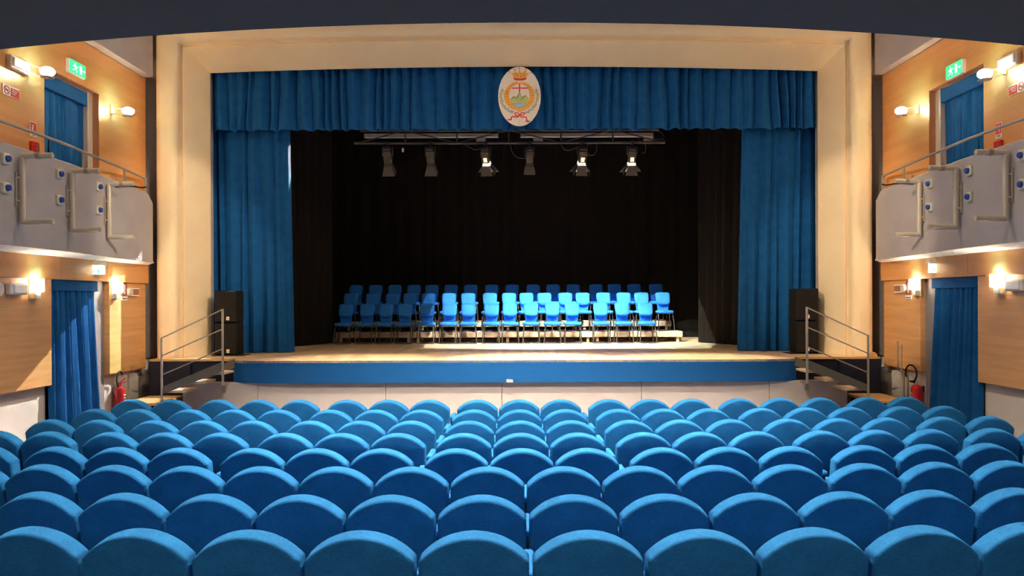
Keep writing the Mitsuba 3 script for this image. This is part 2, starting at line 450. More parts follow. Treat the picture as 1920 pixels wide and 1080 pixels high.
for s in (-1, 1):
    side = SIDE[s]
    bal = thing('side_balcony', f'grey plaster side gallery along the {side} wall', kind='structure')
    part(bal, 'parapet', mx(par_sheet(3.2, 12.29, ZB0, ZB1, (0, 0.13), 40, True), s), 'grey_plaster', 35, label='curved grey parapet of the gallery')
    Y = np.linspace(3.2, 12.34, 40)
    V, Fc = [], []
    for y in Y:
        X = float(par(min(y, 12.29)))
        V += [(X + 0.004, y, ZB0 + 0.004), (6.06, y, 2.74), (6.06, y, 3.0), (X + 0.132, y, 3.0)]
    for i in range(len(Y) - 1):
        for j in range(4):
            a, b_, c, d = i * 4 + j, i * 4 + (j + 1) % 4, (i + 1) * 4 + (j + 1) % 4, (i + 1) * 4 + j
            Fc += [(a, b_, c), (a, c, d)]
    part(bal, 'soffit', mx(trimesh.Trimesh(np.array(V), np.array(Fc), process=False), s), 'white_plaster', 35, label='white underside of the gallery')
    part(bal, 'gallery_floor', mx(bx(6.06, 6.2, 3.2, 12.34, 2.96, 3.0), s), 'carpet', False)
    # railing on the parapet
    rl = thing('balcony_railing', f'thin metal handrail on short posts along the {side} gallery parapet', 'railing')
    Yr = np.concatenate([np.linspace(3.4, 12.05, 30)])
    pts = [(float(par(y)) + 0.065, y, 4.14) for y in Yr] + [(float(par(12.12)) + 0.065, 12.12, 4.125)]
    part(rl, 'handrail', mx(tube(pts, 0.020, 8), s), 'rail_metal', 40)
    part(rl, 'end_post', mx(bar((pts[-1][0], 12.12, 3.80), (pts[-1][0], 12.12, 4.145), 0.035, 0.035), s), 'rail_metal', False)
    for y in (3.6, 4.9, 6.2, 7.55, 9.95, 11.25):
        x = float(par(y)) + 0.065
        part(rl, 'post', mx(bar((x, y, 3.88), (x, y, 4.14), 0.034, 0.016), s), 'rail_metal', False)
    cb = [(float(par(y)) + q, y, z) for y, z, q in ((12.12, 4.0, 0.05), (11.9, 3.955, 0.03), (11.6, 3.92, 0.0), (11.2, 3.885, -0.02), (10.75, 3.80, -0.025))]
    solo('cable', mx(tube(cb, 0.012, 6), s), 'rubber_black', f'black cable running from the {side} rail end to the nearest pipe bracket', 'cable')

# ---- rear balcony over the camera
rb = thing('rear_balcony', 'dark slate underside of the balcony overhead', kind='structure')
X = np.linspace(-6.2, 6.2, 49)
front = [(x, 2.85 + 0.062 * x * x - 0.00028 * x ** 4) for x in X]
m = extr(Polygon(front + [(6.2, -2.2), (-6.2, -2.2)]), 0.25); m.vertices[:, 2] += 3.2
part(rb, 'soffit', m, 'slate', False)
m = extr(Polygon(front + [(x, y - 0.15) for x, y in front[::-1]]), 0.85); m.vertices[:, 2] += 3.45
part(rb, 'parapet', m, 'grey_plaster', False)

# ------------------------------------------------------------------ curtains
def drape(top, bot, z0, z1, amp, pitch, seed, thick=0.014, nz=12, hem=0.0, gather=0.35, step=0.02, sg=-1, calm=0.0):
    """A hanging pleated cloth: its plan runs along the polyline top (at z1) and bot (at z0)."""
    r = np.random.default_rng(seed)
    top, bot = np.asarray(top, float), np.asarray(bot, float)

    def resample(P, n):
        L = np.concatenate([[0], np.cumsum(np.linalg.norm(np.diff(P, axis=0), axis=1))])
        t = np.linspace(0, L[-1], n)
        return np.column_stack([np.interp(t, L, P[:, k]) for k in range(2)]), L[-1]
    n = int(np.linalg.norm(np.diff(bot, axis=0), axis=1).sum() / step) + 2
    A, L = resample(top, n); B, L2 = resample(bot, n)
    u = np.linspace(0, L2, n)
    knots, ph, am = [0.0], [0.0], [r.uniform(0.5, 1)]
    while knots[-1] < L2 + pitch:
        knots.append(knots[-1] + pitch * r.uniform(0.55, 1.5)); ph.append(ph[-1] + 2 * PI); am.append(r.uniform(0.45, 1.15))
    V = []
    zs = np.linspace(0, 1, nz)
    for t in zs:
        C = A * (1 - t) + B * t
        tg = np.gradient(C, axis=0); tg /= np.linalg.norm(tg, axis=1, keepdims=True)
        N = np.column_stack([tg[:, 1], -tg[:, 0]])
        us = u + 0.035 * np.sin(u * 3.1 + seed) * t + 0.012 * np.sin(u * 9 + t * 4 + seed)
        p = np.interp(us, knots, ph); a = np.interp(us, knots, am)
        s_ = sg * (2 * np.abs(np.sin(p / 2)) ** 0.75 - 1 + 0.16 * np.sin(2 * p + 0.8 + 0.9 * t) + 0.2 * np.sin(0.5 * p + 1.3))
        h = amp * a * s_ * (1 - gather + gather * t)
        if calm: h = h * np.clip((L2 - u) / calm - 0.75, 0, 1)
        z = z1 + (z0 - z1) * t + (hem * (np.sin(p * 0.5 + seed) + 0.6 * np.sin(p * 1.0)) if hem and t == 1 else 0)
        V.append((C + N * h[:, None], N, z * np.ones(n)))
    v = []
    for off in (0, -thick):
        for P, N, z in V:
            v.append(np.column_stack([P + N * off, z]))
    v = np.vstack(v); K = nz * n
    f = []
    i, j = np.meshgrid(np.arange(nz - 1), np.arange(n - 1), indexing='ij')
    q = np.stack([i * n + j, i * n + j + 1, (i + 1) * n + j + 1, (i + 1) * n + j], -1).reshape(-1, 4)
    f = [q[:, [0, 1, 2]], q[:, [0, 2, 3]], q[:, [0, 2, 1]] + K, q[:, [0, 3, 2]] + K]
    e = []
    for j in range(n - 1):
        for base in (0, (nz - 1) * n):
            a, b = base + j, base + j + 1
            e += [(a, b, b + K), (a, b + K, a + K)]
    for i in range(nz - 1):
        for base in (0, n - 1):
            a, b = i * n + base, (i + 1) * n + base
            e += [(a, b, b + K), (a, b + K, a + K)]
    return trimesh.Trimesh(v, np.vstack(f + [np.array(e)]), process=False)


solo('stage_valance', drape([(-5.335, 13.22), (5.335, 13.22)], [(-5.335, 13.20), (5.335, 13.20)], 5.155, 6.27, 0.085, 0.20, 5, hem=0.012, gather=0.1, nz=8, step=0.010, sg=1),
     'drape_blue', 'blue pleated valance hanging across the top of the stage opening', 'valance', smooth=60)
for s in (-1, 1):
    inner_t, inner_b = (4.125, 4.035) if s < 0 else (4.20, 4.075)
    oe = 5.58 if s < 0 else 5.44
    tp = [(oe, 13.47), (4.6, 13.47), (inner_t, 13.49), (inner_t - 0.012, 13.60)]
    bt = [(oe, 13.45), (4.9, 13.45), (4.5, 13.46), (inner_b, 13.49), (inner_b - 0.012, 13.60)]
    solo('stage_curtain', mx(drape(tp, bt, ZST + 0.012, 6.4, 0.080, 0.22, 11 if s < 0 else 23, gather=0.4, nz=16, step=0.014, calm=0.15), s), 'drape_blue',
         f'blue velvet stage curtain drawn to the {SIDE[s]} of the opening', 'stage curtain', 'main stage curtains', smooth=60)
    tp = [(4.95, 14.75), (4.45, 15.55), (4.02, 16.3)]
    bt = [(4.85, 14.75), (4.40, 15.45), (4.0, 16.28)]
    solo('black_drape', mx(drape(tp, bt, ZST + 0.012, 7.15, 0.05, 0.22, 31 + s, gather=0.4, nz=12), s), 'black_cloth',
         f'black masking drape on the {SIDE[s]} side of the stage', 'black drape', smooth=60)
solo('backdrop', drape([(-5.6, 18.55), (5.6, 18.55)], [(-5.6, 18.55), (5.6, 18.55)], ZST + 0.01, 7.15, 0.035, 0.35, 41, nz=8, step=0.035, sg=1), 'black_cloth',
     'black backdrop closing the rear of the stage', 'backdrop', smooth=60)

for s in (-1, 1):
    side = SIDE[s]
    c = thing('door_curtain', f'blue velvet curtain with a plain pelmet in the lower doorway of the {side} wall', 'curtain')
    part(c, 'drape', mx(drape([(6.19, 9.88), (6.19, 10.90)], [(6.12, 9.80), (6.12, 10.95)], 0.03, 2.33, 0.055, 0.16, 3 + s, gather=0.4, nz=14, step=0.012), s), 'drape_blue', 60)
    part(c, 'pelmet', mx(bx(6.13, 6.2, 9.86, 10.985, 2.29, 2.438, 0.006), s), 'drape_blue', False)
    c = thing('door_curtain', f'blue velvet curtain with a pelmet, slightly parted, in the gallery doorway of the {side} wall', 'curtain')
    part(c, 'drape', mx(drape([(6.29, 9.86), (6.29, 10.12)], [(6.29, 9.85), (6.29, 9.98)], 3.02, 5.12, 0.022, 0.10, 13 + s, nz=8, step=0.012), s), 'drape_blue', 60)
    part(c, 'drape', mx(drape([(6.285, 10.06), (6.285, 10.85)], [(6.285, 10.16), (6.285, 10.85)], 3.02, 5.12, 0.024, 0.12, 17 + s, nz=8, step=0.012), s), 'drape_blue', 60)
    part(c, 'pelmet', mx(bx(6.195, 6.27, 9.74, 10.85, 4.98, 5.17, 0.006), s), 'drape_blue', False)

# ------------------------------------------------------------------ the auditorium seats
def back_outline(w=0.262, h0=0.0, hs=0.485, h=0.61, n=22):
    rise = h - hs
    R = (w * w + rise * rise) / (2 * rise)
    a = math.asin(w / R) if rise < w else PI - math.asin(w / R)
    P = [(-w + 0.02, h0), (w - 0.02, h0), (w - 0.008, h0 + 0.15), (w, h0 + 0.30)]
    P += [(R * math.sin(t), h - R + R * math.cos(t)) for t in np.linspace(a, -a, n)]
    P += [(-w, h0 + 0.30), (-w + 0.008, h0 + 0.15)]
    return np.array(P)


def pillow(outline, y0, y1, r=0.022, k=5, bulge_front=0.012, bulge_back=0.006):
    """the outline (x, z) thickened from y0 to y1 with rounded rims and slightly bulging faces"""
    P = outline; n = len(P)
    e = np.roll(P, -1, 0) - np.roll(P, 1, 0)
    N = np.column_stack([e[:, 1], -e[:, 0]]); N /= np.linalg.norm(N, axis=1, keepdims=True)
    rings = []
    for a in np.linspace(0, PI / 2, k):
        rings.append((P - N * r * (1 - math.sin(a)), y0 + r * (1 - math.cos(a))))
    for a in np.linspace(PI / 2, 0, k):
        rings.append((P - N * r * (1 - math.sin(a)), y1 - r * (1 - math.cos(a))))
    c = P.mean(0)
    V = [np.array([[c[0], y0 - bulge_back, c[1]]])]
    inner = [(c + (rings[0][0] - c) * 0.55, y0 - bulge_back * 0.8)] + rings + [(c + (rings[-1][0] - c) * 0.55, y1 + bulge_front * 0.8)]
    for Q, y in inner:
        V.append(np.column_stack([Q[:, 0], np.full(n, y), Q[:, 1]]))
    V.append(np.array([[c[0], y1 + bulge_front, c[1]]]))
    V = np.vstack(V); m = len(inner); last = len(V) - 1
    f = []
    for j in range(n):
        j2 = (j + 1) % n
        f.append((0, 1 + j, 1 + j2)); f.append((last, 1 + (m - 1) * n + j2, 1 + (m - 1) * n + j))
        for i in range(m - 1):
            a, b = 1 + i * n + j, 1 + i * n + j2
            f += [(a, a + n, b + n), (a, b + n, b)]
    t = trimesh.Trimesh(V, np.array(f), process=False)
    t.fix_normals()
    return t


TILT = math.radians(9)
back = xform(pillow(back_outline(), -0.055, 0.055), TR([0, 0, 0.255]) @ RX(TILT))
pad = bx(-0.235, 0.235, 0.05, 0.50, 0.36, 0.47, 0.03)
arm = bx(-0.030, 0.030, 0.03, 0.40, 0.575, 0.625, 0.014)
leg = cat(bx(-0.018, 0.018, 0.06, 0.36, 0.03, 0.58, 0.006), bx(-0.026, 0.026, 0.04, 0.42, 0.0, 0.032, 0.006))
P_BACK, P_PAD, P_ARM, P_LEG = mikit.ply(back, 'velvet', smooth=40), mikit.ply(pad, 'velvet', smooth=50), mikit.ply(arm, 'velvet', smooth=50), mikit.ply(leg, 'black_metal')
S = 0.54
ORD = ['first', 'second', 'third', 'fourth', 'fifth', 'sixth', 'seventh', 'eighth', 'ninth', 'tenth', 'eleventh', 'twelfth', 'thirteenth', 'fourteenth', 'fifteenth', 'sixteenth', 'seventeenth', 'eighteenth', 'nineteenth', 'twentieth']
ROWNAME = ['nearest row', 'second row from the camera', 'third row from the camera', 'fourth row from the camera', 'fifth row from the camera', 'third row from the stage', 'second row from the stage', 'row nearest the stage']
BLOCK = [-9.35, -8.35, -7.2 - 0.0, -6.2, -5.2, -4.05, -3.05, -2.05, -0.90, 0.10, 1.10, 2.25, 3.25, 4.25, 5.40, 6.40, 7.40, 8.55, 9.55]
BLOCK_START = {-9.35, -7.2, -4.05, -0.90, 2.25, 5.40, 8.55}
BLOCK_END = {-8.35, -5.2, -2.05, 1.10, 4.25, 7.40, 9.55}
for r_, (d0, zt) in enumerate(zip(ROW_D, ROW_TOP)):
    if r_ < 3:
        half = (966 / (S * F / d0)) + 1.6
        us = [k - 0.365 for k in range(-9, 11) if abs(k - 0.365) < half and abs(k - 0.365) < 9.4]
    else:
        us = BLOCK
    seats = []
    for u in us:
        x = u * S
        y = d0 + 0.059 * x * x / d0
        a = math.atan(0.118 * x / d0)
        seats.append((x, y, a, u))
    vis = [i for i, (x, y, a, u) in enumerate(seats) if -(S * F / y) * 0.49 < px_of((x, y, zt))[0] < 1920 + (S * F / y) * 0.49]
    for i, (x, y, a, u) in enumerate(seats):
        if i in vis:
            k = vis.index(i)
            n = len(vis)
            from_right = k > n // 2
            num = (n - 1 - k) if from_right else k
            edge = 'right' if from_right else 'left'
            lab = f'blue velvet theatre seat, {ROWNAME[r_]}, {ORD[num]} from the {edge}'
        else:
            out_n = (vis[0] - i) if i < vis[0] else (i - vis[-1])
            lab = f'blue velvet theatre seat, {ROWNAME[r_]}, {ORD[out_n - 1]} outside the {"left" if x < 0 else "right"} frame edge'
        key = thing('theatre_seat', lab, 'theatre seat', 'theatre seats in the stalls')
        base = zt - (0.255 + 0.61 * math.cos(TILT) + 0.003)
        ori = T().translate([x, y + 0.085, base]).rotate([0, 0, 1], math.degrees(a))
        part(key, 'backrest', None, None, shape=P_BACK, to=ori)
        part(key, 'seat', None, None, shape=P_PAD, to=ori)
        sides = [-S / 2] if (r_ < 3 or u not in BLOCK_END) else [-S / 2, S / 2 + 0.005]
        if r_ >= 3 and u in BLOCK_START: sides[0] = -S / 2 - 0.005
        if r_ < 3 and i == len(seats) - 1: sides.append(S / 2)
        for dx in sides:
            o2 = ori @ T().translate([dx, 0, 0])
            part(key, 'armrest', None, None, shape=P_ARM, to=o2)
            part(key, 'foot', None, None, shape=P_LEG, to=o2)

# ------------------------------------------------------------------ the stage risers and chairs
R1, R2 = 0.235, 0.44
for tier, (ya, yb, h, nm) in enumerate(((16.45, 17.35, R1, 'low'), (17.25, 18.35, R2, 'rear'))):
    for k, (xa, xb) in enumerate(((-3.95, -2.25), (-2.24, -0.27), (-0.26, 1.715), (1.725, 3.70))):
        if tier: xb = min(xb, 3.62)
        y0 = ya if tier == 0 else yb - 1.08
        t = thing('stage_riser', f'wooden {"front, lower" if tier == 0 else "rear, higher"} stage platform under the chairs, {ORD[k]} from the left', 'stage platform', 'stage platforms in two steps')
        y1 = 17.24 if tier == 0 else yb
        part(t, 'deck', bx(xa, xb, y0, y1, ZST + h - 0.125, ZST + h, 0.006), 'riser_wood', False)
        for xx in (xa + 0.10, xb - 0.10):
            for yy in (y0 + 0.07, y1 - 0.07):
                part(t, 'leg', bx(xx - 0.03, xx + 0.03, yy - 0.03, yy + 0.03, ZST, ZST + h - 0.124), 'riser_wood', False)


def chair_back():
    # shield outline (x, z): broad rounded top, narrow waist
    ctrl = [(0.0, 0.0), (0.105, 0.0), (0.118, 0.03), (0.135, 0.14), (0.156, 0.27), (0.162, 0.34), (0.158, 0.40), (0.135, 0.43), (0.07, 0.437), (0.0, 0.438)]
    pts = ctrl + [(-x, z) for x, z in ctrl[-2:0:-1]]
    P = np.array(pts)
    m = pillow(P, -0.02, 0.02, r=0.012, k=3, bulge_front=0.0, bulge_back=0.0)
    m = m.subdivide().subdivide()
    v_ = m.vertices.copy()
    z, x, y = v_[:, 2], v_[:, 0], v_[:, 1]
    edge = 0.135 + 0.55 * x ** 2 * 4
    padm = 1 / (1 + np.exp(-(z - edge) / 0.006)) * np.clip(1 - (np.abs(x) / 0.165) ** 6, 0, 1)
    front = y < -0.005
    y = y - np.where(front, 0.045 * padm, 0)
    y = y - 0.05 * np.clip((0.2 - np.abs(z - 0.2)) / 0.2, 0, 1) + 0.16 * np.clip(z - 0.2, 0, 1) * 1.0
    m.vertices = np.column_stack([x, y, z])
    return m


def chair_seat():
    P = np.array([(0.190 * math.copysign(abs(math.cos(a)) ** 0.5, math.cos(a)), 0.205 * math.copysign(abs(math.sin(a)) ** 0.5, math.sin(a))) for a in np.linspace(0, 2 * PI, 29)[:-1]])
    m = pillow(P, -0.036, 0.034, r=0.030, k=4, bulge_front=0.008, bulge_back=0.006)
    m = xform(m, RX(-PI / 2))           # outline into the floor plane
    return m


c_back = xform(chair_back(), TR([0, 0.20, 0.425]))
c_seat = xform(chair_seat(), TR([0, 0, 0.42]))
c_front = [tube([(s * 0.155, -0.10, 0.40), (s * 0.17, -0.185, 0.20), (s * 0.180, -0.20, 0.012)], 0.011, 6) for s in (-1, 1)]
c_rear = [tube([(s * 0.13, 0.10, 0.40), (s * 0.165, 0.20, 0.20), (s * 0.175, 0.235, 0.012)], 0.011, 6) for s in (-1, 1)]
c_bar = tube([(-0.18, -0.20, 0.014), (0.18, -0.20, 0.014)], 0.010, 6)
c_bar2 = tube([(-0.175, 0.235, 0.014), (0.175, 0.235, 0.014)], 0.010, 6)
c_stem = cat(bar((-0.05, 0.12, 0.392), (-0.05, 0.235, 0.43), 0.03, 0.012), bar((0.05, 0.12, 0.392), (0.05, 0.235, 0.43), 0.03, 0.012), bx(-0.16, 0.16, -0.12, 0.12, 0.382, 0.396))
CH = [('backrest', mikit.ply(c_back, 'chair_blue', smooth=50)), ('seat', mikit.ply(c_seat, 'chair_blue', smooth=50)), ('frame', mikit.ply(c_stem, 'black_metal'))]
CH += [('leg', mikit.ply(m, 'black_metal', smooth=40)) for m in c_front + c_rear] + [('floor_bar', mikit.ply(c_bar, 'black_metal', smooth=40)), ('floor_bar', mikit.ply(c_bar2, 'black_metal', smooth=40))]
ROWS = [
    ([649.7, 689, 724.7, 760.3, 801.6, 842.8, 879.4, 921.6, 956.5, 995.3, 1034.7, 1072, 1124.7, 1166, 1209], 16.08, 0.0, 'front row on the stage floor'),
    ([659, 699.4, 736.9, 769.7, 804.4, 842, 878.4, 918.8, 955, 986.5, 1020, 1060, 1092, 1131, 1169, 1202, 1242], 16.72, R1, 'middle row on the low platform'),
    ([668.4, 705.6, 741.6, 777, 811, 845.6, 883, 922, 959.7, 1000, 1036.6, 1075, 1117, 1152, 1189, 1229], 17.55, R2, 'rear row on the high platform')]
for pxs, y, h, nm in ROWS:
    n = len(pxs)
    for i, p in enumerate(pxs):
        x = (p - CX) / F * (y + 0.24)
        fr = i > n // 2
        lab = f'blue shield-back chair in the {nm}, {ORD[n - 1 - i if fr else i]} from the {"right" if fr else "left"}'
        key = thing('stage_chair', lab, 'chair', 'chairs on the stage')
        ori = T().translate([x, y + rnd.uniform(-0.015, 0.015), ZST + h + 0.001]).rotate([0, 0, 1], rnd.uniform(-2.5, 2.5))
        for nme, shp in CH:
            part(key, nme, None, None, shape=shp, to=ori)

# ------------------------------------------------------------------ lighting truss and stage lanterns
YT = 14.2
ZL, ZU = 5.135, 5.375
tr = thing('lighting_truss', 'dark flat lattice truss across the top of the stage carrying the lanterns', 'lighting truss')
xl, xr = (665 - CX) / F * YT, (1248 - CX) / F * YT
part(tr, 'lower_chord', tube([(xl, YT, ZL), (xr, YT, ZL)], 0.026, 8), 'truss_metal', 40)
part(tr, 'upper_chord', tube([(xl + 0.12, YT, ZU), (xr - 0.12, YT, ZU)], 0.026, 8), 'truss_metal', 40)
nodes = [(p - CX) / F * YT for p in (761, 858, 955, 1053, 1150)]
for x in nodes:
    part(tr, 'upright', tube([(x, YT, ZL), (x, YT, ZU)], 0.016, 6), 'truss_metal', 40)
zig = [(xl + 0.05, ZL), (nodes[0], ZU), (nodes[1], ZL), (nodes[2], ZU), (nodes[3], ZL), (nodes[4], ZU), (xr - 0.05, ZL)]
for a, b in zip(zig[:-1], zig[1:]):
    part(tr, 'brace', tube([(a[0], YT, a[1]), (b[0], YT, b[1])], 0.012, 6), 'truss_metal', 40)
for px_ in (686, 872, 1060, 1233):
    x = (px_ - CX) / F * YT
    part(tr, 'hanging_wire', tube([(x, YT, ZU), (x, YT, 7.19)], 0.006, 5), 'steel', 40)
for (a, b, nm) in ((684, 935, 'left'), (977, 1226, 'right')):
    y = 14.55
    x0, x1 = (a - CX) / F * y, (b - CX) / F * y
    t = thing('strip_light', f'unlit pale strip light fitting behind the truss, on the {nm} half', 'strip light')
    part(t, 'housing', bx(x0, x1, y, y + 0.10, 5.325, 5.40, 0.006), 'pale_box', False)
    part(t, 'end_cap', bx(x1 + 0.001, x1 + 0.02, y, y + 0.10, 5.325, 5.40), 'black_metal', False)
    part(t, 'end_cap', bx(x0 - 0.02, x0 - 0.001, y, y + 0.10, 5.325, 5.40), 'black_metal', False)
    for hx in (x0 + 0.2, x1 - 0.2):
        part(t, 'hanger', tube([(hx, y + 0.05, 5.40), (hx, y + 0.05, 7.19)], 0.005, 5), 'black_metal', 40)
for i, (a, b, z0, z1) in enumerate(((893, 910, 256, 266), (1000, 1018, 256, 266), (1208, 1225, 257, 265))):
    y = 14.235
    p, q = at(a, z1, y), at(b, z0, y)
    solo('junction_box', bx(p[0], q[0], y, y + 0.08, p[2], q[2], 0.004), 'pale_box', f'small pale junction box on the truss, {("left of the oval crest", "right of the oval crest", "at the right end")[i]}', 'junction box')


def cable(px_pts, y, r=0.008, label='dark cable looping below the truss', name='cable'):
    P = np.array([at(a, b, y) for a, b in px_pts])
    t = np.linspace(0, 1, len(P)); tt = np.linspace(0, 1, len(P) * 4)
    from scipy.interpolate import CubicSpline
    return solo(name, tube(CubicSpline(t, P)(tt), r, 6), 'lantern_grey', label, 'cable')


cable([(868, 269), (880, 276), (893, 281), (905, 276), (912, 270)], 14.19, label='cable drooping below the truss just left of the first lit lantern')
cable([(958, 270), (960, 284), (968, 294), (980, 297), (990, 292)], 14.19, label='cable drooping below the truss near its middle')
cable([(1053, 269), (1056, 278), (1066, 282), (1078, 278), (1085, 281)], 14.19, label='cable drooping just left of the second lit lantern')
cable([(1103, 270), (1100, 282), (1106, 291), (1115, 289), (1119, 278), (1117, 270)], 14.19, label='round cable loop right of the second lit lantern')
cable([(1209, 270), (1211, 280), (1208, 286), (1203, 287)], 14.19, label='short cable tail right of the last lantern')
cable([(1232, 247), (1243, 251), (1244, 259), (1236, 262), (1226, 260)], 14.3, label='cable curl at the right end of the strip light')
pl = thing('plug', 'small pale plug hanging below the truss between the two left lanterns', 'plug')
pp = at(755.5, 280, 14.19)
part(pl, 'lead', tube([pp + [0, 0, 0.02], pp + [0, 0, 0.115]], 0.005, 5), 'rubber_black', 40)
part(pl, 'body', bx(pp[0] - 0.018, pp[0] + 0.018, 14.17, 14.21, pp[2] - 0.05, pp[2] + 0.02, 0.006), 'white_plastic', False)


def frame_of(aim, upv=(0, 0, 1)):
    z = np.asarray(aim, float); z /= np.linalg.norm(z)
    x = np.cross(z, upv); x /= np.linalg.norm(x)
    y = np.cross(x, z) * 1.0
    M = np.eye(4); M[:3, 0], M[:3, 1], M[:3, 2] = -x, y, z      # right-handed: -x, y, z
    return M


def flap(a, w0, w1, L, phi, ang):
    """a barn door hinged at distance a from the axis, opening phi outwards, on the side at angle ang (90 = up)"""
    pts = np.array([(-w0, 0), (w0, 0), (w1, L), (-w1, L)])
    v = []
    for off in (0, 0.004):
        for x, l in pts:
            v.append((x, a + l * math.sin(phi) + off * math.cos(phi), 0.055 + l * math.cos(phi) - off * math.sin(phi)))
    m = trimesh.convex.convex_hull(np.array(v))
    return xform(m, RZ(math.radians(ang - 90)))


def lantern(S_, target, label, lit=False, intensity=None, cut=None, cone=40, phis=(10, 12, 25, 12), hang=None, scale=1.0, spot_only_flaps=None, group='lanterns on the truss', beam=None):
    S_ = np.asarray(S_, float)
    aim = np.asarray(target, float) - S_
    M = frame_of(aim); M[:3, :3] *= scale; M[:3, 3] = S_
    k = thing('stage_lantern', label, 'stage lantern', group)
    body = cat(bx(-0.075, 0.075, -0.075, 0.075, -0.27, -0.012, 0.018), bx(-0.06, 0.06, -0.06, 0.06, -0.31, -0.265, 0.012))
    ribs = [bx(-0.079, 0.079, -0.079, 0.079, -0.25 + 0.045 * i, -0.235 + 0.045 * i, 0.004) for i in range(4)]
    bd_ = part(k, 'body', xform(cat(body, ribs), M), 'lantern_grey', 30)
    fr_ = part(k, 'front_ring', xform(bx(-0.082, 0.082, -0.082, 0.082, 0.028, 0.05, 0.006), M) if not lit else xform(cat(bx(-0.082, -0.062, -0.082, 0.082, 0.028, 0.05), bx(0.062, 0.082, -0.082, 0.082, 0.028, 0.05), bx(-0.062, 0.062, 0.062, 0.082, 0.028, 0.05), bx(-0.062, 0.062, -0.082, -0.062, 0.028, 0.05)), M), 'lantern_grey', False)
    if lit:
        part(k, 'lens', xform(bx(-0.066, 0.066, -0.066, 0.066, -0.010, 0.014, 0.004), M), 'glass_frost', False, label='glowing lens edge', emit=area((26, 25, 24), 0.15))
        part(bd_, 'vent', xform(bx(-0.035, 0.035, -0.0845, -0.079, -0.14, -0.05), M), 'glass_frost', False, label='glowing vent in the housing', emit=area((1.1, 0.66, 0.3), 0.05))
    else:
        part(k, 'lens', xform(bx(-0.070, 0.070, -0.070, 0.070, -0.012, 0.026, 0.004), M), 'black_metal', False)
        part(bd_, 'vent', xform(bx(-0.045, 0.045, -0.0835, -0.079, -0.21, -0.05), M), 'black_metal', False)
    for ph, an in zip(phis, (90, 180, 270, 0)):
        w1 = 0.118 if not lit or an == 270 else 0.21 if an == 90 else 0.14
        part(fr_, 'barn_door', xform(flap(0.075, 0.074, w1, 0.17, math.radians(ph), an), M), 'lantern_grey', False)
    if hang is not None:
        c0 = (M @ [0, 0, -0.14, 1])[:3]
        ux = M[:3, 0] / np.linalg.norm(M[:3, 0]) * 0.095 * scale
        top = np.array([S_[0], hang[0], hang[1]])
        mid = np.array([S_[0], (hang[0] + c0[1]) / 2, min(hang[1] - 0.07, c0[2] + 0.17)])
        part(k, 'yoke', cat(bar(c0 + ux, mid + ux, 0.022, 0.006), bar(c0 - ux, mid - ux, 0.022, 0.006), bar(mid - ux * 1.05, mid + ux * 1.05, 0.022, 0.006)), 'lantern_grey', False)
        part(k, 'clamp', cat(bar(mid, top, 0.022, 0.022), bx(top[0] - 0.025, top[0] + 0.025, top[1] - 0.035, top[1] + 0.035, top[2] - 0.04, top[2] + 0.03, 0.006)), 'black_metal', False)
    if lit:
        o_ = (M @ [0, 0, 0.017, 1])[:3]
        scene[uniq('lamp_beam')] = {'type': 'spot', 'intensity': rgb(*intensity), 'cutoff_angle': float(cone), 'beam_width': float(beam or cone * 0.75),
                                    'to_world': T().look_at(origin=list(map(float, o_)), target=list(map(float, o_ + aim)), up=[0.01, 0, 1])}
    return k


def phi_for(delta, a=0.075, L=0.17, z=0.038):
    """the flap angle that cuts the beam at the angle delta above its axis (degrees)"""
    best = min(np.linspace(-60, 60, 2401), key=lambda p: abs(math.degrees(math.atan2(a + L * math.sin(math.radians(p)), z + L * math.cos(math.radians(p)))) - delta))
    return float(best)


LX = [(p - CX) / F * 14.2 for p in (728, 808, 913, 994, 1092, 1186)]
names = ['unlit stage lantern at the left end of the truss', 'second, unlit stage lantern from the left on the truss', 'lit stage lantern left of the truss middle, third from the left',
         'unlit stage lantern right of the truss middle, between two lit ones', 'lit stage lantern fifth from the left, with a cable loop beside it', 'lit stage lantern at the right end of the truss']
for i, x in enumerate(LX):
    lit = i in (2, 4, 5)
    z = 4.765
    S_ = np.array([x, YT + 0.06, z])
    tgt = {2: (-0.15, 16.45, 1.75), 4: (1.1, 16.45, 1.75), 5: (2.35, 16.45, 1.75)}.get(i, (x, 16.3, 1.5))
    if lit:
        d = np.array(tgt) - S_
        el = math.degrees(math.atan2(d[2], math.hypot(d[0], d[1])))
        up = phi_for(-38.0 - el)
        ph = [up, 28, 25, 28]
        if i == 2: ph[3] = phi_for(24)
        if i == 5: ph[1] = phi_for(27)
        lantern(S_, tgt, names[i], True, STAGE_I * (1.0 if i != 4 else 0.8), cone=44, phis=ph, hang=(YT, ZL), beam=36)
    else:
        lantern(S_, tgt, names[i], False, phis=(10, 14, 24, 14), hang=(YT, ZL), scale=1.0 if i != 3 else 0.92)

# lantern above the valance line whose beam passes the left curtain's edge and falls on the left door
SL = np.array([-3.45, 14.09, 5.62])
lk = lantern(SL, (-6.1, 10.75, 0.95), 'stage lantern hidden behind the valance, turned towards the left side door', True, SIDE_I, cone=13.2, beam=12.4, phis=(40, 40, 40, 40), hang=(14.09, 6.6), group='lanterns out of sight')
P1, P2 = np.array([-6.06, 11.42, 2.62]), np.array([-6.1, 9.45, 1.27])
o_ = SL + (np.array([-6.1, 10.75, 0.95]) - SL) / np.linalg.norm(np.array([-6.1, 10.75, 0.95]) - SL) * 0.017
e1 = o_ + (P1 + (P1 - P2) * 0.75 - o_) * 0.055
e2 = o_ + (P2 - (P1 - P2) * 0.45 - o_) * 0.055
out = np.cross(e1 - o_, e2 - o_); out /= np.linalg.norm(out)
if out[2] < 0: out = -out
q = np.array([e1, e2, e2 + out * 0.14, e1 + out * 0.14])
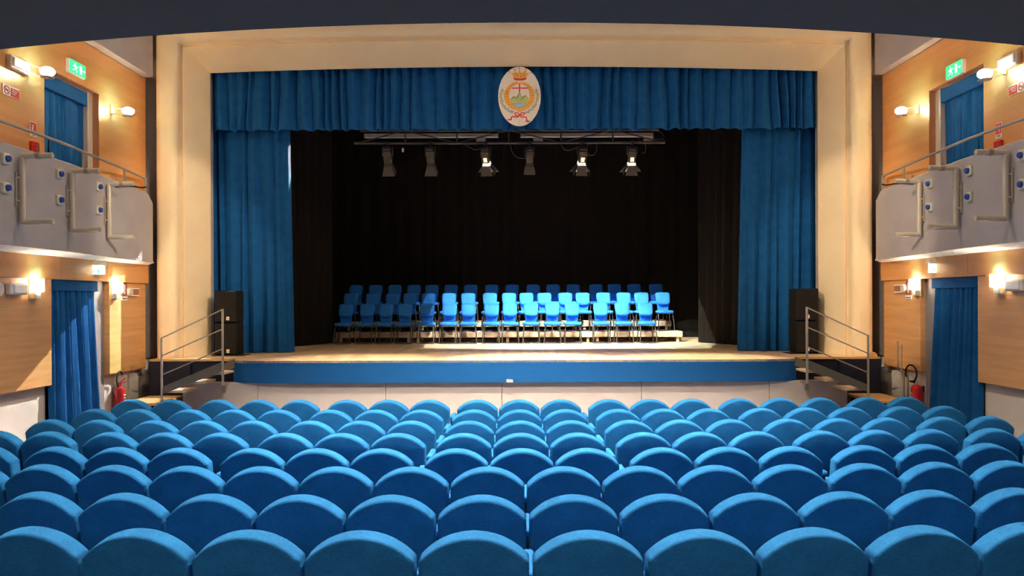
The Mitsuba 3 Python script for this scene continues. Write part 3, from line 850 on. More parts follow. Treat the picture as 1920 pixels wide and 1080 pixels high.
nn = np.cross(q[1] - q[0], q[2] - q[0]); nn /= np.linalg.norm(nn)
part(lk, 'shutter', trimesh.convex.convex_hull(np.vstack([q, q + nn * 0.003])), 'black_metal', False)

# ------------------------------------------------------------------ house lights in the ceiling (above the frame)
for (x, y, I, cone, beam, tgt) in HOUSE:
    k = thing('ceiling_spotlight', f'ceiling spotlight out of sight, {"middle" if abs(x) < 1 else "left" if x < 0 else "right"} one {"over the near seats" if y < 7 else "over the front seats" if y < 9.5 else "aimed at the stage apron"}', 'ceiling light', 'ceiling spotlights of the hall')
    a = np.array(tgt, float) - [x, y, 6.8]; a /= np.linalg.norm(a)
    M = frame_of(a, (0.01, 1, 0.02)); M[:3, 3] = [x, y, 6.82]
    part(k, 'housing', xform(lath([(0.0, -0.1), (0.085, -0.1), (0.09, 0.1), (0.08, 0.1), (0.075, 0.02), (0.0, 0.02)]), M), 'black_metal', 30)
    part(k, 'stem', tube([(x, y, 6.85), (x, y, 7.0)], 0.02, 8), 'black_metal', 40)
    o_ = np.array([x, y, 6.82]) + a * 0.11
    scene[uniq('house_beam')] = {'type': 'spot', 'intensity': rgb(*I), 'cutoff_angle': float(cone), 'beam_width': float(beam),
                                 'to_world': T().look_at(origin=list(map(float, o_)), target=list(map(float, o_ + a)), up=[0.02, 1, 0.01])}
for (x, y, I, cone, beam, tgt) in FRONT:
    k = lantern((x, y, 6.45), tgt, f'front-of-house lantern out of sight above the balcony, {"left" if x < 0 else "right"} one', True, I, cone=cone, beam=beam, phis=(30, 30, 30, 30), hang=(y, 6.95), group='lanterns out of sight')
    part(k, 'ceiling_bracket', bx(x - 0.05, x + 0.05, y - 0.05, y + 0.05, 6.98, 7.0), 'black_metal', False)
for x, y in PANELS:
    k = thing('ceiling_lamp', f'flat round ceiling lamp out of sight above the balcony, {"left" if x < 0 else "right"} {"near" if y < 7 else "far"} one', 'ceiling light', 'flat ceiling lamps of the hall')
    part(k, 'rim', xform(lath([(0.24, 0.0), (0.27, 0.0), (0.27, 0.06), (0.24, 0.06), (0.24, 0.0)], 28), TR([x, y, 6.94])), 'white_plastic', 30)
    m = trimesh.creation.cylinder(0.238, 0.03, sections=28); m.apply_translation([x, y, 6.965])
    part(k, 'diffuser', m, 'glass_frost', False, emit=area(CEIL_L))

for i, x in enumerate((-2.8, -1.4, 0.0, 1.4, 2.8)):
    k = thing('balcony_downlight', f'{("leftmost", "left", "middle", "right", "rightmost")[i]} flat lamp under the rear balcony, above the camera', 'ceiling light', 'lamps under the rear balcony')
    part(k, 'rim', xform(lath([(0.20, 0.0), (0.23, 0.0), (0.23, 0.05), (0.20, 0.05), (0.20, 0.0)], 28), TR([x, 0.7, 3.15])), 'white_plastic', 30)
    m = trimesh.creation.cylinder(0.198, 0.03, sections=28); m.apply_translation([x, 0.7, 3.18])
    part(k, 'diffuser', m, 'glass_frost', False, emit=area(UNDER_L))

# ------------------------------------------------------------------ wall brackets
def on_wall(s, px_, py_, X):
    """the point of the plane x = s * X seen at this place of the photo"""
    u, v_ = px_ - CX, py_ - CY
    c, sn = math.cos(ROLL), math.sin(ROLL)
    u, v_ = u * c - v_ * sn, u * sn + v_ * c
    d = s * X / (u / F)
    return np.array([s * X, d, CZ - v_ / F * d])


for s in (-1, 1):
    side = SIDE[s]
    for j, (px_, py_) in enumerate(((50, 126), (208, 206)) if s < 0 else ((1886, 130), (1722, 205))):
        p = on_wall(s, px_, py_, 6.1); y, z = p[1], p[2]
        k = thing('wall_bracket_lamp', f'lit halogen bracket lamp, the one {"farther from" if j == 0 else "nearer"} the stage, on the {side} gallery wall', 'wall lamp', 'halogen bracket lamps above the gallery')
        dz = -0.05 if j == 0 else -0.015
        part(k, 'wall_plate', mx(bx(6.075, 6.1, y - 0.03, y + 0.03, z - 0.07, z + 0.07, 0.005), s), 'steel', False)
        part(k, 'upper_arm', mx(bar((6.08, y, z + 0.035), (5.88, y, z + 0.025 + dz), 0.014), s), 'steel', False)
        part(k, 'lower_arm', mx(bar((6.08, y, z - 0.05), (5.90, y, z - 0.085 + dz), 0.030, 0.010), s), 'steel', False)
        part(k, 'reflector', mx(xform(lath([(0.02, -0.055), (0.075, -0.05), (0.08, -0.04), (0.022, -0.045)], 20), TR([5.84, y, z - 0.035 + dz])), s), 'steel', 30)
        b_ = trimesh.creation.icosphere(2, 1.0); b_.apply_scale([0.09, 0.08, 0.062]); b_.apply_translation([5.84, y, z - 0.005 + dz])
        part(k, 'bulb', mx(b_, s), 'glass_frost', True, label='glaring white bulb', emit=area(UP_L))
    for j, (px_, py_) in enumerate(((66, 536), (217, 540)) if s < 0 else ((1873, 527), (1718, 534))):
        p = on_wall(s, px_, py_, 6.06); y, z = p[1], p[2]
        k = thing('frosted_wall_lamp', f'lit frosted glass wall lamp on the {"audience" if j == 0 else "stage"} side of the lower {side} door', 'wall lamp', 'frosted wall lamps under the gallery')
        part(k, 'shade', mx(bx(5.97, 6.09, y - 0.058, y + 0.058, z - 0.075, z + 0.085, 0.012), s), 'glass_frost', False, label='glowing frosted glass shade', emit=area(LOW_L))
        part(k, 'open_top', mx(bx(5.975, 6.05, y - 0.05, y + 0.05, z + 0.0855, z + 0.089), s), 'glass_frost', False, label='bright open top of the shade', emit=area(LOW_L * 6))
        part(k, 'back_plate', mx(bx(6.085, 6.1, y - 0.07, y + 0.07, z - 0.18, z + 0.085, 0.004), s), 'steel', False)
        part(k, 'holder', mx(bx(6.02, 6.09, y - 0.055, y + 0.055, z - 0.165, z - 0.08, 0.006), s), 'steel', False, label='brushed metal holder')

# ------------------------------------------------------------------ signs and boxes on the side walls
def wall_rect(s, px0, py0, px1, py1, X):
    a, b = on_wall(s, px0, py0, X), on_wall(s, px1, py1, X)
    pm = on_wall(s, (px0 + px1) / 2, py0, X); qm = on_wall(s, (px0 + px1) / 2, py1, X)
    return min(a[1], b[1]), max(a[1], b[1]), qm[2], pm[2]


def wall_box(s, r, X0, X1, bev=0.004):
    return mx(bx(X0, X1, r[0], r[1], r[2], r[3], bev), s)


def running_man(w, h):
    """white pictogram: a figure hurrying to a door, with an arrow; w wide and h high, centred"""
    sh = [Point(-0.18 * w, 0.27 * h).buffer(0.075 * h), Polygon([(-0.27 * w, 0.16 * h), (-0.13 * w, 0.19 * h), (-0.10 * w, -0.08 * h), (-0.20 * w, -0.10 * h)]),
          LineString([(-0.12 * w, 0.14 * h), (-0.04 * w, 0.05 * h), (0.02 * w, 0.12 * h)]).buffer(0.03 * h), LineString([(-0.26 * w, 0.14 * h), (-0.33 * w, 0.02 * h)]).buffer(0.03 * h),
          LineString([(-0.13 * w, -0.08 * h), (-0.07 * w, -0.2 * h), (-0.09 * w, -0.36 * h)]).buffer(0.035 * h), LineString([(-0.18 * w, -0.08 * h), (-0.24 * w, -0.25 * h), (-0.35 * w, -0.26 * h)]).buffer(0.035 * h),
          sbox(0.10 * w, -0.36 * h, 0.24 * w, 0.33 * h), LineString([(0.29 * w, 0), (0.44 * w, 0)]).buffer(0.04 * h), Polygon([(0.38 * w, 0.13 * h), (0.47 * w, 0), (0.38 * w, -0.13 * h)])]
    return unary_union(sh)


def plan(poly, depth, o, ex, ez):
    """extrude poly and lay its x along ex, its y along ez, at o; the extrusion towards ex x ez"""
    m = extr(poly, depth)
    ex, ez = np.asarray(ex, float), np.asarray(ez, float)
    n = np.cross(ex, ez)
    m.vertices = np.asarray(o, float) + m.vertices[:, :1] * ex + m.vertices[:, 1:2] * ez + m.vertices[:, 2:] * n
    return m


for s in (-1, 1):
    side = SIDE[s]
    # gallery exit sign, parallel to the wall
    r = wall_rect(s, *((132, 118, 162, 140) if s < 0 else (1772, 120, 1802, 141)), 6.03)
    yc, zc = (r[0] + r[1]) / 2, (r[2] + r[3]) / 2
    k = thing('exit_sign', f'bright green emergency exit sign above the gallery door on the {side} wall', 'exit sign')
    part(k, 'housing', mx(bx(6.045, 6.1, r[0], r[1], zc - 0.095, zc + 0.095, 0.006), s), 'white_plastic', False)
    pn_ = part(k, 'panel', mx(bx(6.036, 6.046, r[0] + 0.008, r[1] - 0.008, zc - 0.087, zc + 0.087), s), 'sign_green', False, emit=area((0.02, 1.0, 0.22), 0.2))
    ex = (0, 1, 0) if s < 0 else (0, -1, 0)
    part(pn_, 'pictogram', plan(running_man(r[1] - r[0], 0.17), 0.003, (s * 6.0375, yc, zc), ex, (0, 0, 1)), 'white_plastic', False, emit=area((0.7, 1.6, 0.9), 0.1))
    # exit sign under the gallery, facing the hall
    p = at(*((180, 502) if s < 0 else (1757, 499)), 10.72)
    k = thing('exit_sign', f'lit exit sign hanging under the {side} gallery by the fascia', 'exit sign')
    part(k, 'housing', cat(bx(p[0] - 0.118, p[0] + 0.118, 10.72, 10.80, p[2] + 0.035, p[2] + 0.105, 0.005), bx(p[0] - 0.118, p[0] + 0.118, 10.733, 10.765, p[2] - 0.10, p[2] + 0.04)), 'white_plastic', False)
    part(k, 'bracket', bar((p[0], 10.75, p[2] + 0.10), (s * 6.065, 10.75, p[2] + 0.07), 0.02), 'white_plastic', False)
    pn_ = part(k, 'panel', bx(p[0] - 0.112, p[0] + 0.112, 10.722, 10.734, p[2] - 0.096, p[2] + 0.038), 'glass_frost', False, label='glowing white face of the sign', emit=area((1.9, 2.6, 2.3), 0.2))
    part(pn_, 'pictogram', cat(plan(running_man(0.20, 0.075), 0.003, (p[0], 10.7205, p[2] - 0.055), (1, 0, 0), (0, 0, 1)), bx(p[0] - 0.112, p[0] + 0.112, 10.718, 10.722, p[2] - 0.096, p[2] - 0.088)), 'sign_green', False, emit=area((0.15, 0.95, 0.5), 0.1))
    # emergency lamps
    r = wall_rect(s, *((14, 104, 48, 131) if s < 0 else (1888, 108, 1919, 122)), 6.02)
    zc = 5.03
    k = thing('emergency_lamp', f'white emergency light box beside the halogen lamp on the {side} gallery wall', 'emergency lamp')
    part(k, 'case', mx(bx(6.03, 6.1, 8.96, 9.32, zc - 0.07, zc + 0.09, 0.012), s), 'pale_box', 30)
    part(k, 'diffuser', mx(bx(6.012, 6.031, 8.99, 9.29, zc - 0.045, zc + 0.065, 0.008), s), 'glass_frost', 30)
    r = wall_rect(s, *((20, 531, 53, 553) if s < 0 else (1884, 524, 1917, 546)), 6.03)
    k = thing('emergency_lamp', f'white emergency light box beside the outer frosted lamp, lower {side} wall', 'emergency lamp')
    zc = (r[2] + r[3]) / 2
    part(k, 'case', mx(bx(6.03, 6.1, r[0], r[1], zc - 0.07, zc + 0.07, 0.012), s), 'white_plastic', 30)
    part(k, 'diffuser', mx(bx(6.015, 6.031, r[0] + 0.05, r[1] - 0.02, zc - 0.055, zc + 0.055, 0.008), s), 'glass_frost', 30)
    r = wall_rect(s, *((243, 540, 262, 555) if s < 0 else (1675, 533, 1695, 549)), 6.05)
    zc = (r[2] + r[3]) / 2
    k = thing('alarm_sounder', f'small round-ended box with white edges beside the framed notice, {side} wall', 'alarm box')
    part(k, 'case', mx(bx(6.06, 6.1, r[0] + 0.05, r[1], zc - 0.045, zc + 0.045, 0.006), s), 'wood_edge', 30)
    for dz in (-0.055, 0.055):
        part(k, 'edge_strip', mx(bx(6.055, 6.1, r[0] + 0.05, r[1], zc + dz - 0.009, zc + dz + 0.009), s), 'white_plastic', False)
    c = xform(lath([(0, 0), (0.066, 0), (0.066, 0.04), (0.055, 0.055), (0, 0.055)], 24), TR([6.1, r[0] + 0.055, zc]) @ RY(-PI / 2))
    part(k, 'round_end', mx(c, s), 'pale_box', 30)
    # framed notice with a small plate below
    r = wall_rect(s, *((230, 531, 239, 554) if s < 0 else (1697, 527, 1707, 552)), 6.08)
    zc = (r[2] + r[3]) / 2
    k = thing('framed_notice', f'narrow red-brown framed notice beside the frosted lamp nearer the stage, {side} wall', 'notice')
    part(k, 'frame', mx(bx(6.088, 6.1, r[0], r[1], r[2], r[3], 0.003), s), 'print_dark', False)
    ym = (r[0] + r[1]) / 2
    part(k, 'strip', mx(bx(6.085, 6.0885, ym - 0.02, ym + 0.025, r[2] + 0.02, r[3] - 0.02), s), 'pale_box', False)
    k2 = thing('small_plate', f'small pale printed plate under the framed notice on the {side} wall', 'plate')
    part(k2, 'panel', mx(bx(6.09, 6.1, r[0] - 0.01, r[1] + 0.02, r[2] - 0.075, r[2] - 0.015), s), 'white_plastic', False)
    part(k2, 'print', mx(cat(bx(6.088, 6.09, r[0] + 0.005, r[1], r[2] - 0.05, r[2] - 0.042), bx(6.088, 6.09, r[0] + 0.005, r[1], r[2] - 0.062, r[2] - 0.056)), s), 'rubber_black', False)
    # no-smoking sign: white field with a ring, and a red field
    r = wall_rect(s, *((10, 157, 37, 182) if s < 0 else (1897, 158, 1919, 180)), 6.09)
    y0, y1, zc = 8.90, 9.20, 4.69
    k = thing('no_smoking_sign', f'white and red no-smoking sign on the {side} gallery wall', 'sign')
    pn_ = part(k, 'panel', mx(bx(6.092, 6.1, y0, y1, zc - 0.065, zc + 0.065), s), 'white_plastic', False)
    ring = unary_union([Point(0, 0).buffer(0.052).difference(Point(0, 0).buffer(0.040)), LineString([(-0.03, 0.03), (0.03, -0.03)]).buffer(0.006)])
    part(pn_, 'symbol', plan(ring, 0.002, (s * 6.0915, y0 + 0.068, zc), ex, (0, 0, 1)), 'print_red', False)
    part(pn_, 'cigarette', mx(bx(6.0895, 6.092, y0 + 0.04, y0 + 0.096, zc - 0.006, zc + 0.006), s), 'rubber_black', False)
    part(pn_, 'red_field', mx(bx(6.0895, 6.092, y0 + 0.14, y1 - 0.008, zc - 0.058, zc + 0.045), s), 'print_red', False)
    part(k, 'print', mx(cat(*[bx(6.088, 6.0895, y0 + 0.16, y1 - 0.03 - 0.02 * i, zc + 0.02 - 0.022 * i, zc + 0.028 - 0.022 * i) for i in range(3)]), s), 'white_plastic', False)
    # upright extinguisher sign
    r = wall_rect(s, *((57, 229, 69, 256) if s < 0 else (1866, 230, 1878, 259)), 6.09)
    y0, y1 = r[0], r[1]
    k = thing('extinguisher_sign', f'upright red and white fire equipment sign on the {side} gallery wall behind the handrail', 'sign')
    pn_ = part(k, 'panel', mx(bx(6.092, 6.1, y0, y1, r[2], r[3]), s), 'white_plastic', False)
    part(pn_, 'red_field', mx(bx(6.0895, 6.092, y0 + 0.008, y1 - 0.008, r[2] + 0.05, r[3] - 0.008), s), 'print_red', False)
    part(pn_, 'symbol', mx(cat(bx(6.088, 6.0895, y0 + 0.03, y0 + 0.055, r[2] + 0.075, r[3] - 0.045), bx(6.088, 6.0895, y0 + 0.035, y0 + 0.075, r[3] - 0.042, r[3] - 0.034)), s), 'pale_box', False)
    part(k, 'print', mx(cat(bx(6.0895, 6.092, y0 + 0.02, y1 - 0.02, r[2] + 0.03, r[2] + 0.037), bx(6.0895, 6.092, y0 + 0.03, y1 - 0.03, r[2] + 0.014, r[2] + 0.02)), s), 'rubber_black', False)
    # red box low behind the parapet
    r = wall_rect(s, *((59, 266, 73, 286) if s < 0 else (1864, 264, 1877, 284)), 6.07)
    k = thing('fire_call_box', f'red fire alarm box just above the parapet of the {side} gallery', 'alarm box')
    part(k, 'case', mx(bx(6.06, 6.1, r[0], r[1], r[2] - 0.02, r[3], 0.006), s), 'extinguisher_red', 30)
    part(k, 'pane', mx(bx(6.056, 6.061, r[0] + (0.075 if s < 0 else 0.02), r[1] - (0.012 if s < 0 else 0.07), r[2] + 0.01, r[3] - 0.03), s), 'print_dark', False)

# round pale disc at the left edge of the frame
solo('round_disc', xform(lath([(0, 0), (0.08, 0), (0.09, 0.02), (0.08, 0.035), (0, 0.04)], 28), TR(list(on_wall(-1, -6, 542, 6.1))) @ RY(PI / 2)), 'white_plastic', 'pale round wall fitting cut by the left edge of the photo', 'wall fitting')

# ------------------------------------------------------------------ pipe brackets and sockets on the parapets
FR = [(7.42, 0), (8.43, 1), (9.42, 2), (10.47, 3)]
WHICH = {0: 'just outside the frame', 1: 'largest in view, farthest from the stage', 2: 'middle of the three in view', 3: 'closest to the stage'}
for s in (-1, 1):
    side = SIDE[s]
    for y, j in FR:
        x = float(par(y)) - 0.055
        k = thing('pipe_bracket', f'square steel pipe bracket on the {side} gallery, {WHICH[j]}' + '', 'pipe bracket', 'square pipe brackets on the galleries')
        za, zb = 3.045, 3.785
        part(k, 'pipe', mx(tube([(x - 0.335, y, zb + 0.01), (x - 0.01, y, zb + 0.003), (x, y, zb - 0.008), (x, y, za + 0.008), (x - 0.01, y, za), (x - 0.345, y, za + 0.004)], 0.033, 10), s), 'steel', 40)
        part(k, 'coupler', mx(tube([(x - 0.15, y, zb + 0.006), (x - 0.20, y, zb + 0.007)], 0.039, 10), s), 'rail_metal', 40)
        xp = float(par(y - 0.05))
        part(k, 'mounting_rail', mx(bx(xp - 0.02, xp + 0.004, y - 0.065, y - 0.035, 3.22, 3.60), s), 'rail_metal', False)
        for zz in (3.28, 3.54):
            part(k, 'clip', mx(cat(bar((xp - 0.005, y - 0.05, zz), (x, y, zz), 0.03, 0.02)), s), 'rail_metal', False)
    for j, y in ((1, 8.20), (2, 9.19), (3, 10.22)):
        x = float(par(y))
        for zz, nm in ((3.715, 'upper'), (3.395, 'lower')):
            k = thing('wall_socket', f'{nm} blue-capped power socket by the {("", "near", "middle", "far")[j]} pipe bracket of the {side} gallery', 'socket', 'blue power sockets on the galleries')
            pt_ = part(k, 'plate', mx(bx(x - 0.035, x + 0.012, y - 0.055, y + 0.055, zz - 0.06, zz + 0.06, 0.008), s), 'socket_plate', 30)
            part(pt_, 'cap', mx(xform(lath([(0, 0), (0.036, 0), (0.036, 0.02), (0.030, 0.03), (0, 0.03)], 20), TR([x - 0.034, y, zz]) @ RY(-PI / 2)), s), 'socket_blue', 30, label='blue hinged socket cap')

# ------------------------------------------------------------------ loudspeakers
for s in (-1, 1):
    side = SIDE[s]
    x0, x1 = (4.735, 5.115) if s < 0 else (4.795, 5.18)
    for j, nm in enumerate(('bottom', 'top')):
        z0 = ZST + 0.012 + j * 0.555
        k = thing('loudspeaker', f'black loudspeaker, {nm} one of the stack on the {side} side of the stage', 'loudspeaker', 'stacked loudspeakers beside the curtains')
        part(k, 'cabinet', mx(bx(x0, x1, 12.72, 13.05, z0, z0 + 0.545, 0.012), s), 'speaker_black', False)
        g_ = part(k, 'grille', mx(bx(x0 + 0.012, x1 - 0.012, 12.70, 12.722, z0 + 0.012, z0 + 0.533, 0.008), s), 'rubber_black', False)
        xb = (x0 + x1) / 2 - (0.045 if s < 0 else 0.0)
        part(g_, 'badge', mx(bx(xb - 0.026, xb + 0.026, 12.696, 12.701, z0 + 0.04, z0 + 0.10), s), 'white_plastic', False, label='small pale maker badge')
        part(g_, 'badge_stripe', mx(bx(xb - 0.026, xb + 0.026, 12.693, 12.697, z0 + 0.06, z0 + 0.08), s), 'logo_orange', False, label='orange stripe of the badge')
    solo('speaker_plinth', mx(bx(x0 - 0.12, x1 + 0.02, 12.64, 13.05, ZST + 0.0005, ZST + 0.011), s), 'black_metal', f'thin black board under the {side} loudspeakers', 'board')

# ------------------------------------------------------------------ steps up to the stage
for s in (-1, 1):
    side = SIDE[s]
    k = thing('stage_steps', f'wooden steps with a grey steel stringer leading up to the {side} end of the stage', 'steps')
    a, b = (4.375, 1.170), (5.30, 0.79)
    poly = Polygon([(a[0], a[1] - 0.07), (a[0], a[1] + 0.07), (b[0], b[1] + 0.065), (b[0], b[1] - 0.045)])
    for y in (11.19, 11.64):
        m = extr(poly, 0.03); m.vertices = np.stack([m.vertices[:, 0], y + m.vertices[:, 2], m.vertices[:, 1]], 1)
        part(k, 'stringer', mx(m, s), 'stringer_metal', False, label='grey steel stringer')
    for i, (xa, xb, z) in enumerate(((4.38, 4.70, 1.068), (4.66, 5.0, 0.935), (4.96, 5.30, 0.80))):
        part(k, 'tread', mx(bx(xa, xb, 11.222, 11.64, z - 0.035, z, 0.004), s), 'riser_wood', False)
    part(k, 'landing', mx(bx(5.31, 5.86, 11.06, 11.97, 0.595, 0.632, 0.004), s), 'tread_wood', False, label='wooden corner landing')
    for xx, yy in ((5.34, 11.1), (5.82, 11.1), (5.34, 11.93), (5.82, 11.93)):
        part(k, 'landing_leg', mx(bx(xx - 0.02, xx + 0.02, yy - 0.02, yy + 0.02, -0.01, 0.596), s), 'stringer_metal', False)
    part(k, 'tread', mx(bx(5.28, 5.86, 10.78, 11.08, 0.48, 0.515, 0.004), s), 'tread_wood', False)
    part(k, 'tread', mx(bx(5.28, 5.86, 10.50, 10.80, 0.32, 0.355, 0.004), s), 'tread_wood', False)
    for xx in (5.29, 5.83):
        m = extr(Polygon([(10.5, 0.16), (10.5, 0.33), (11.08, 0.64), (11.08, 0.46)]), 0.02); m.vertices = np.stack([xx + m.vertices[:, 2], m.vertices[:, 0], m.vertices[:, 1]], 1)
        part(k, 'stringer', mx(m, s), 'stringer_metal', False)
        part(k, 'landing_leg', mx(bx(xx, xx + 0.02, 10.5, 10.53, -0.01, 0.2), s), 'stringer_metal', False)
    r_ = thing('stair_railing', f'slim steel stair railing with three sloping bars at the {side} end of the stage', 'railing')
    x1_, x2_, y = 4.37, 5.285, 11.17
    part(r_, 'post', mx(bx(x1_ - 0.014, x1_ + 0.014, y - 0.014, y + 0.014, 0.77, 2.025), s), 'rail_metal', False)
    part(r_, 'foot_plate', mx(bx(x1_ - 0.032, x1_ + 0.02, y - 0.018, y + 0.02, 0.77, 0.88), s), 'stringer_metal', False)
    part(r_, 'post', mx(bx(x2_ - 0.012, x2_ + 0.012, y - 0.012, y + 0.012, 0.62, 1.60), s), 'rail_metal', False)
    part(r_, 'foot_plate', mx(bx(x2_ - 0.06, x2_ + 0.012, y - 0.014, y + 0.02, 0.62, 0.66), s), 'stringer_metal', False)
    for za, zb in ((2.018, 1.592), (1.725, 1.325), (1.43, 1.04)):
        part(r_, 'bar', mx(bar((x1_, y, za), (x2_, y, zb), 0.016, 0.016), s), 'rail_metal', False)

# ------------------------------------------------------------------ fire extinguishers, pipes, small things
for s in (-1, 1):
    side = SIDE[s]
    p = on_wall(s, 223 if s < 0 else 1720, 745 if s < 0 else 742, 6.10)
    y, zt = p[1], p[2] + 0.165
    k = thing('fire_extinguisher', f'red fire extinguisher with a {"black hose curled above it" if s < 0 else "wide black hose loop and white print"} on the {side} wall', 'fire extinguisher')
    cy_ = part(k, 'cylinder', mx(xform(lath([(0, -0.44), (0.07, -0.44), (0.08, -0.42), (0.08, -0.06), (0.068, -0.02), (0.04, 0.0), (0.022, 0.01), (0, 0.012)], 28), TR([6.09, y, zt])), s), 'extinguisher_red', 35)
    part(k, 'valve', mx(cat(xform(trimesh.creation.cylinder(0.02, 0.06, sections=12), TR([6.09, y, zt + 0.03])), bar((6.095, y - 0.01, zt + 0.05), (6.02, y + 0.05, zt + 0.13), 0.02, 0.012), bar((6.095, y - 0.01, zt + 0.045), (6.01, y + 0.06, zt + 0.075), 0.02, 0.01)), s), 'extinguisher_red' if s < 0 else 'steel', False)
    t = np.linspace(-0.35, 3.5, 22)
    if s < 0:
        loop = [(6.06, y - 0.05 + 0.085 * math.cos(q_) , zt + 0.12 + 0.12 * math.sin(q_)) for q_ in np.linspace(0.5, 4.3, 20)] + [(6.09, y - 0.02, zt + 0.02)]
    else:
        loop = [(6.05, y + 0.0 + 0.16 * math.cos(q_) - 0.0, zt + 0.17 + 0.125 * math.sin(q_)) for q_ in np.linspace(4.9, -0.6, 24)][::-1]
        loop = [(x_, y + 0.08 + (yy - y), zz) for x_, yy, zz in loop] + [(6.09, y + 0.02, zt + 0.03)]
    part(k, 'hose', mx(tube(loop, 0.012, 7), s), 'rubber_black', 40)
    part(cy_, 'print', mx(cat(*[xform(bx(-0.0825, -0.079, -0.035, 0.05 - 0.006 * (i % 3), -0.02, 0.002), TR([6.09, y, zt - 0.12 - 0.045 * i])) for i in range(5)]), s), 'pale_box', False, label='pale printed instructions')
    part(k, 'wall_hook', mx(bx(6.16, 6.2, y - 0.02, y + 0.02, zt - 0.1, zt - 0.02), s), 'black_metal', False)
for i, px_ in enumerate((1683, 1690)):
    a = on_wall(1, px_, 640 + 6 * i, 6.085)
    k = solo('conduit', tube([(6.085, a[1], a[2]), (6.085, a[1], 1.02), (6.18, a[1], 0.98), (6.18, a[1], -0.012)], 0.012, 8), 'rail_metal', f'{("left", "right")[i]} one of two thin vertical pipes below the wood panel by the right steps', 'pipe', smooth=40)
tag_ = at(955.5, 714.3, 11.595)
k = thing('paper_tag', 'tiny white paper tag under the hem of the blue stage skirt', 'tag')
part(k, 'paper', bx(tag_[0] - 0.05, tag_[0] + 0.05, 11.592, 11.60, tag_[2] - 0.022, tag_[2] + 0.022), 'white_plastic', False)
part(k, 'print', cat(*[bx(tag_[0] - 0.04 + 0.021 * i, tag_[0] - 0.028 + 0.021 * i, 11.5905, 11.592, tag_[2] - 0.007, tag_[2] + 0.006) for i in range(4)]), 'print_dark', False)
m = extr(Polygon([(0.10 * math.cos(a), 0.075 * math.sin(a)) for a in np.linspace(0, PI, 18)]), 0.05)
m.vertices = np.stack([5.79 + m.vertices[:, 0] * 0.7, 12.06 + m.vertices[:, 2], ZST + 0.001 + m.vertices[:, 1]], 1)
solo('wooden_block', m, 'tread_wood', 'small half-round wooden block on the right corner of the stage', 'wooden block')

# ------------------------------------------------------------------ the oval crest on the valance
K = 12.95 / F / 8.31


def crest(poly, depth, y):
    """poly in enlarged-photo units; laid upright facing the hall"""
    q_ = affinity.translate(poly, -445, -550)
    q_ = affinity.scale(q_, K, -K, origin=(0, 0))
    m = extr(q_, depth)
    c0 = at(974, 180.5, 12.95)
    m.vertices = np.stack([c0[0] + m.vertices[:, 0], y - m.vertices[:, 2], c0[2] + m.vertices[:, 1]], 1)
    m.invert()
    return m


YC = 12.985


def ell(cx, cy, rx, ry):
    return affinity.scale(Point(cx, cy).buffer(1, 32), rx, ry)


k = thing('oval_crest', 'oval cream crest with crown, red cross, hills and sea, hanging on the blue valance', 'crest')
part(k, 'panel', crest(ell(445, 550, 333, 462), 0.03, YC), 'crest_cream', 30, label='oval cream panel')
f0 = YC - 0.03
part(k, 'panel_seam', crest(sbox(437, 905, 441, 1008), 0.0015, f0), 'crest_leaf', False)
crown = Polygon([(358, 268), (340, 215), (283, 168), (335, 192), (362, 185), (372, 138), (400, 192), (430, 180), (445, 112), (462, 180), (492, 192), (545, 135), (548, 188), (575, 192), (632, 182), (575, 212), (548, 268)])
cr = part(k, 'crown', crest(crown, 0.008, f0), 'crest_gold', False, label='gold crown')
part(cr, 'pearls', crest(unary_union([Point(*p).buffer(11) for p in ((285, 166), (372, 136), (445, 112), (547, 133), (630, 182))]), 0.010, f0), 'crest_gold_dark', False)
part(cr, 'band', crest(Polygon([(355, 258), (400, 272), (450, 276), (505, 272), (553, 258), (548, 288), (500, 302), (445, 306), (395, 300), (360, 290)]), 0.011, f0), 'crest_red', False, label='red band of the crown')
part(cr, 'shading', crest(unary_union([LineString([(395, 255), (385, 200)]).buffer(5), LineString([(425, 262), (420, 205)]).buffer(5), LineString([(465, 262), (470, 205)]).buffer(5), LineString([(505, 255), (515, 200)]).buffer(5)]), 0.009, f0), 'crest_gold_dark', False)
shield = Polygon([(445, 362), (500, 366), (552, 395), (590, 450), (606, 525), (600, 590), (572, 640), (556, 668), (510, 712), (445, 740), (380, 712), (335, 668), (318, 640), (290, 590), (284, 525), (300, 450), (338, 395), (390, 366)])
ring = ell(445, 545, 240, 226).difference(sbox(430, 300, 462, 345)).union(Polygon([(395, 730), (500, 730), (490, 770), (460, 800), (445, 792), (425, 800), (402, 770)])).difference(shield)
wr = part(k, 'wreath', crest(ring, 0.009, f0), 'crest_gold', False, label='golden wreath around the shield')
rr = []
for a in np.linspace(0.35, 2 * PI - 0.35, 26):
    a = a - PI / 2
    c, sn = math.cos(a), math.sin(a)
    rr.append(LineString([(445 + 175 * c, 545 + 182 * sn), (445 + 222 * math.cos(a + 0.10), 545 + 210 * math.sin(a + 0.10))]).buffer(4))
part(wr, 'leaf_lines', crest(unary_union(rr).intersection(ring), 0.0105, f0), 'crest_gold_dark', False, kind='stuff')
part(k, 'field', crest(shield, 0.004, f0), 'crest_cream', False)
hill = Polygon([(295, 605), (330, 568), (365, 545), (392, 562), (420, 520), (445, 490), (462, 500), (480, 545), (500, 552), (535, 530), (560, 545), (594, 590), (574, 662), (322, 662)])
hl = part(k, 'hills', crest(hill, 0.006, f0), 'crest_green', False, label='green hills')
part(hl, 'ridge', crest(unary_union([Polygon([(305, 590), (360, 548), (385, 556), (330, 590)]), Polygon([(385, 590), (440, 500), (448, 505), (408, 590)]), Polygon([(455, 600), (530, 535), (542, 545), (480, 598)])]), 0.0075, f0), 'crest_dark_green', False)
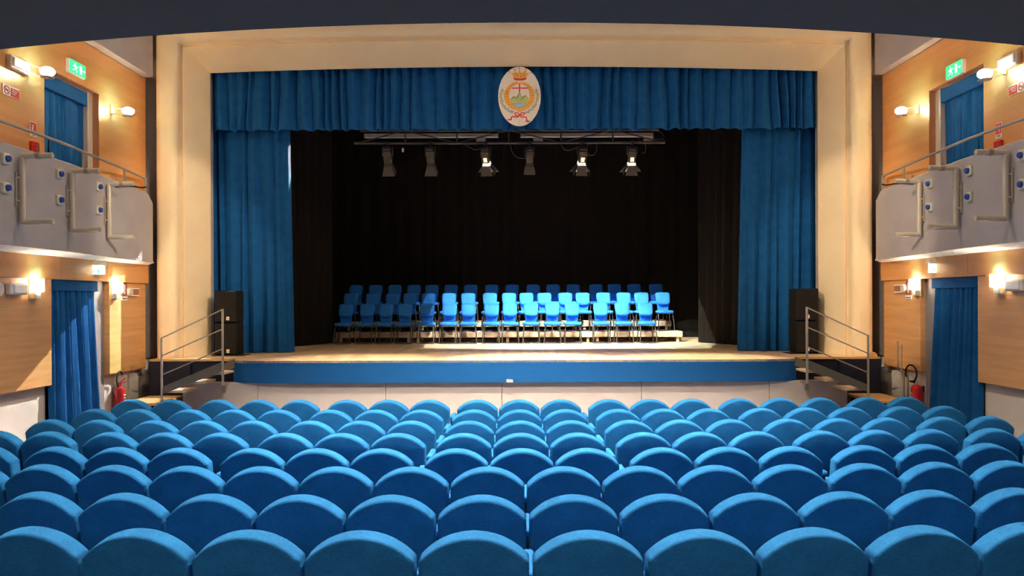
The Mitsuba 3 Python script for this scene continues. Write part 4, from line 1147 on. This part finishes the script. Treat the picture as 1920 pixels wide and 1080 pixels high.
se = part(k, 'sea', crest(Polygon([(330, 662), (562, 662), (510, 712), (445, 740), (380, 712)]), 0.007, f0), 'crest_blue', False, label='blue sea')
part(se, 'waves', crest(unary_union([LineString([(365, 680), (400, 676), (440, 682), (500, 676), (535, 680)]).buffer(3), LineString([(395, 703), (440, 698), (490, 704)]).buffer(3)]), 0.0085, f0), 'crest_cream', False)
part(k, 'cross', crest(unary_union([sbox(435, 356, 458, 492), sbox(328, 414, 572, 433)]), 0.0095, f0), 'crest_red', False, label='red cross')
for sg in (-1, 1):
    path = LineString([(445 + sg * x_, y_) for x_, y_ in ((255, 430), (285, 520), (285, 610), (240, 700), (170, 770), (70, 812))])
    lv = [path.buffer(4)]
    rg = random.Random(3 + sg)
    for t in np.linspace(0.0, 0.92, 40):
        p = path.interpolate(t, normalized=True); q_ = path.interpolate(min(1, t + 0.02), normalized=True)
        a = math.atan2(q_.y - p.y, q_.x - p.x) + rg.choice((-1, 1)) * rg.uniform(0.4, 0.9)
        lv.append(affinity.translate(affinity.rotate(ell(19, 0, 19, 7), math.degrees(a), origin=(0, 0)), p.x, p.y))
    part(k, 'olive_branch', crest(unary_union(lv), 0.005, f0), 'crest_leaf', False, label='olive branch')
rib = [[(445, 842), (420, 812), (390, 805), (370, 825), (385, 848), (415, 856), (445, 842)], [(445, 842), (470, 812), (500, 803), (522, 815), (510, 838), (480, 845), (445, 842)],
       [(445, 845), (410, 880), (370, 868), (335, 865), (312, 885), (318, 905), (262, 915)], [(445, 845), (480, 880), (520, 868), (548, 880), (560, 915), (550, 940), (600, 940)]]
part(k, 'ribbon', crest(unary_union([LineString(q_).buffer(8, join_style=1) for q_ in rib] + [Polygon([(262, 905), (325, 895), (322, 922), (266, 926)]), Polygon([(540, 920), (600, 935), (592, 952), (545, 948)])]), 0.006, f0), 'crest_red', False, label='red ribbon bow')
part(k, 'hook', cat(bar((at(974, 180.5, 12.95)[0], 12.99, 6.0), (at(974, 180.5, 12.95)[0], 13.07, 6.18), 0.02)), 'steel', False)
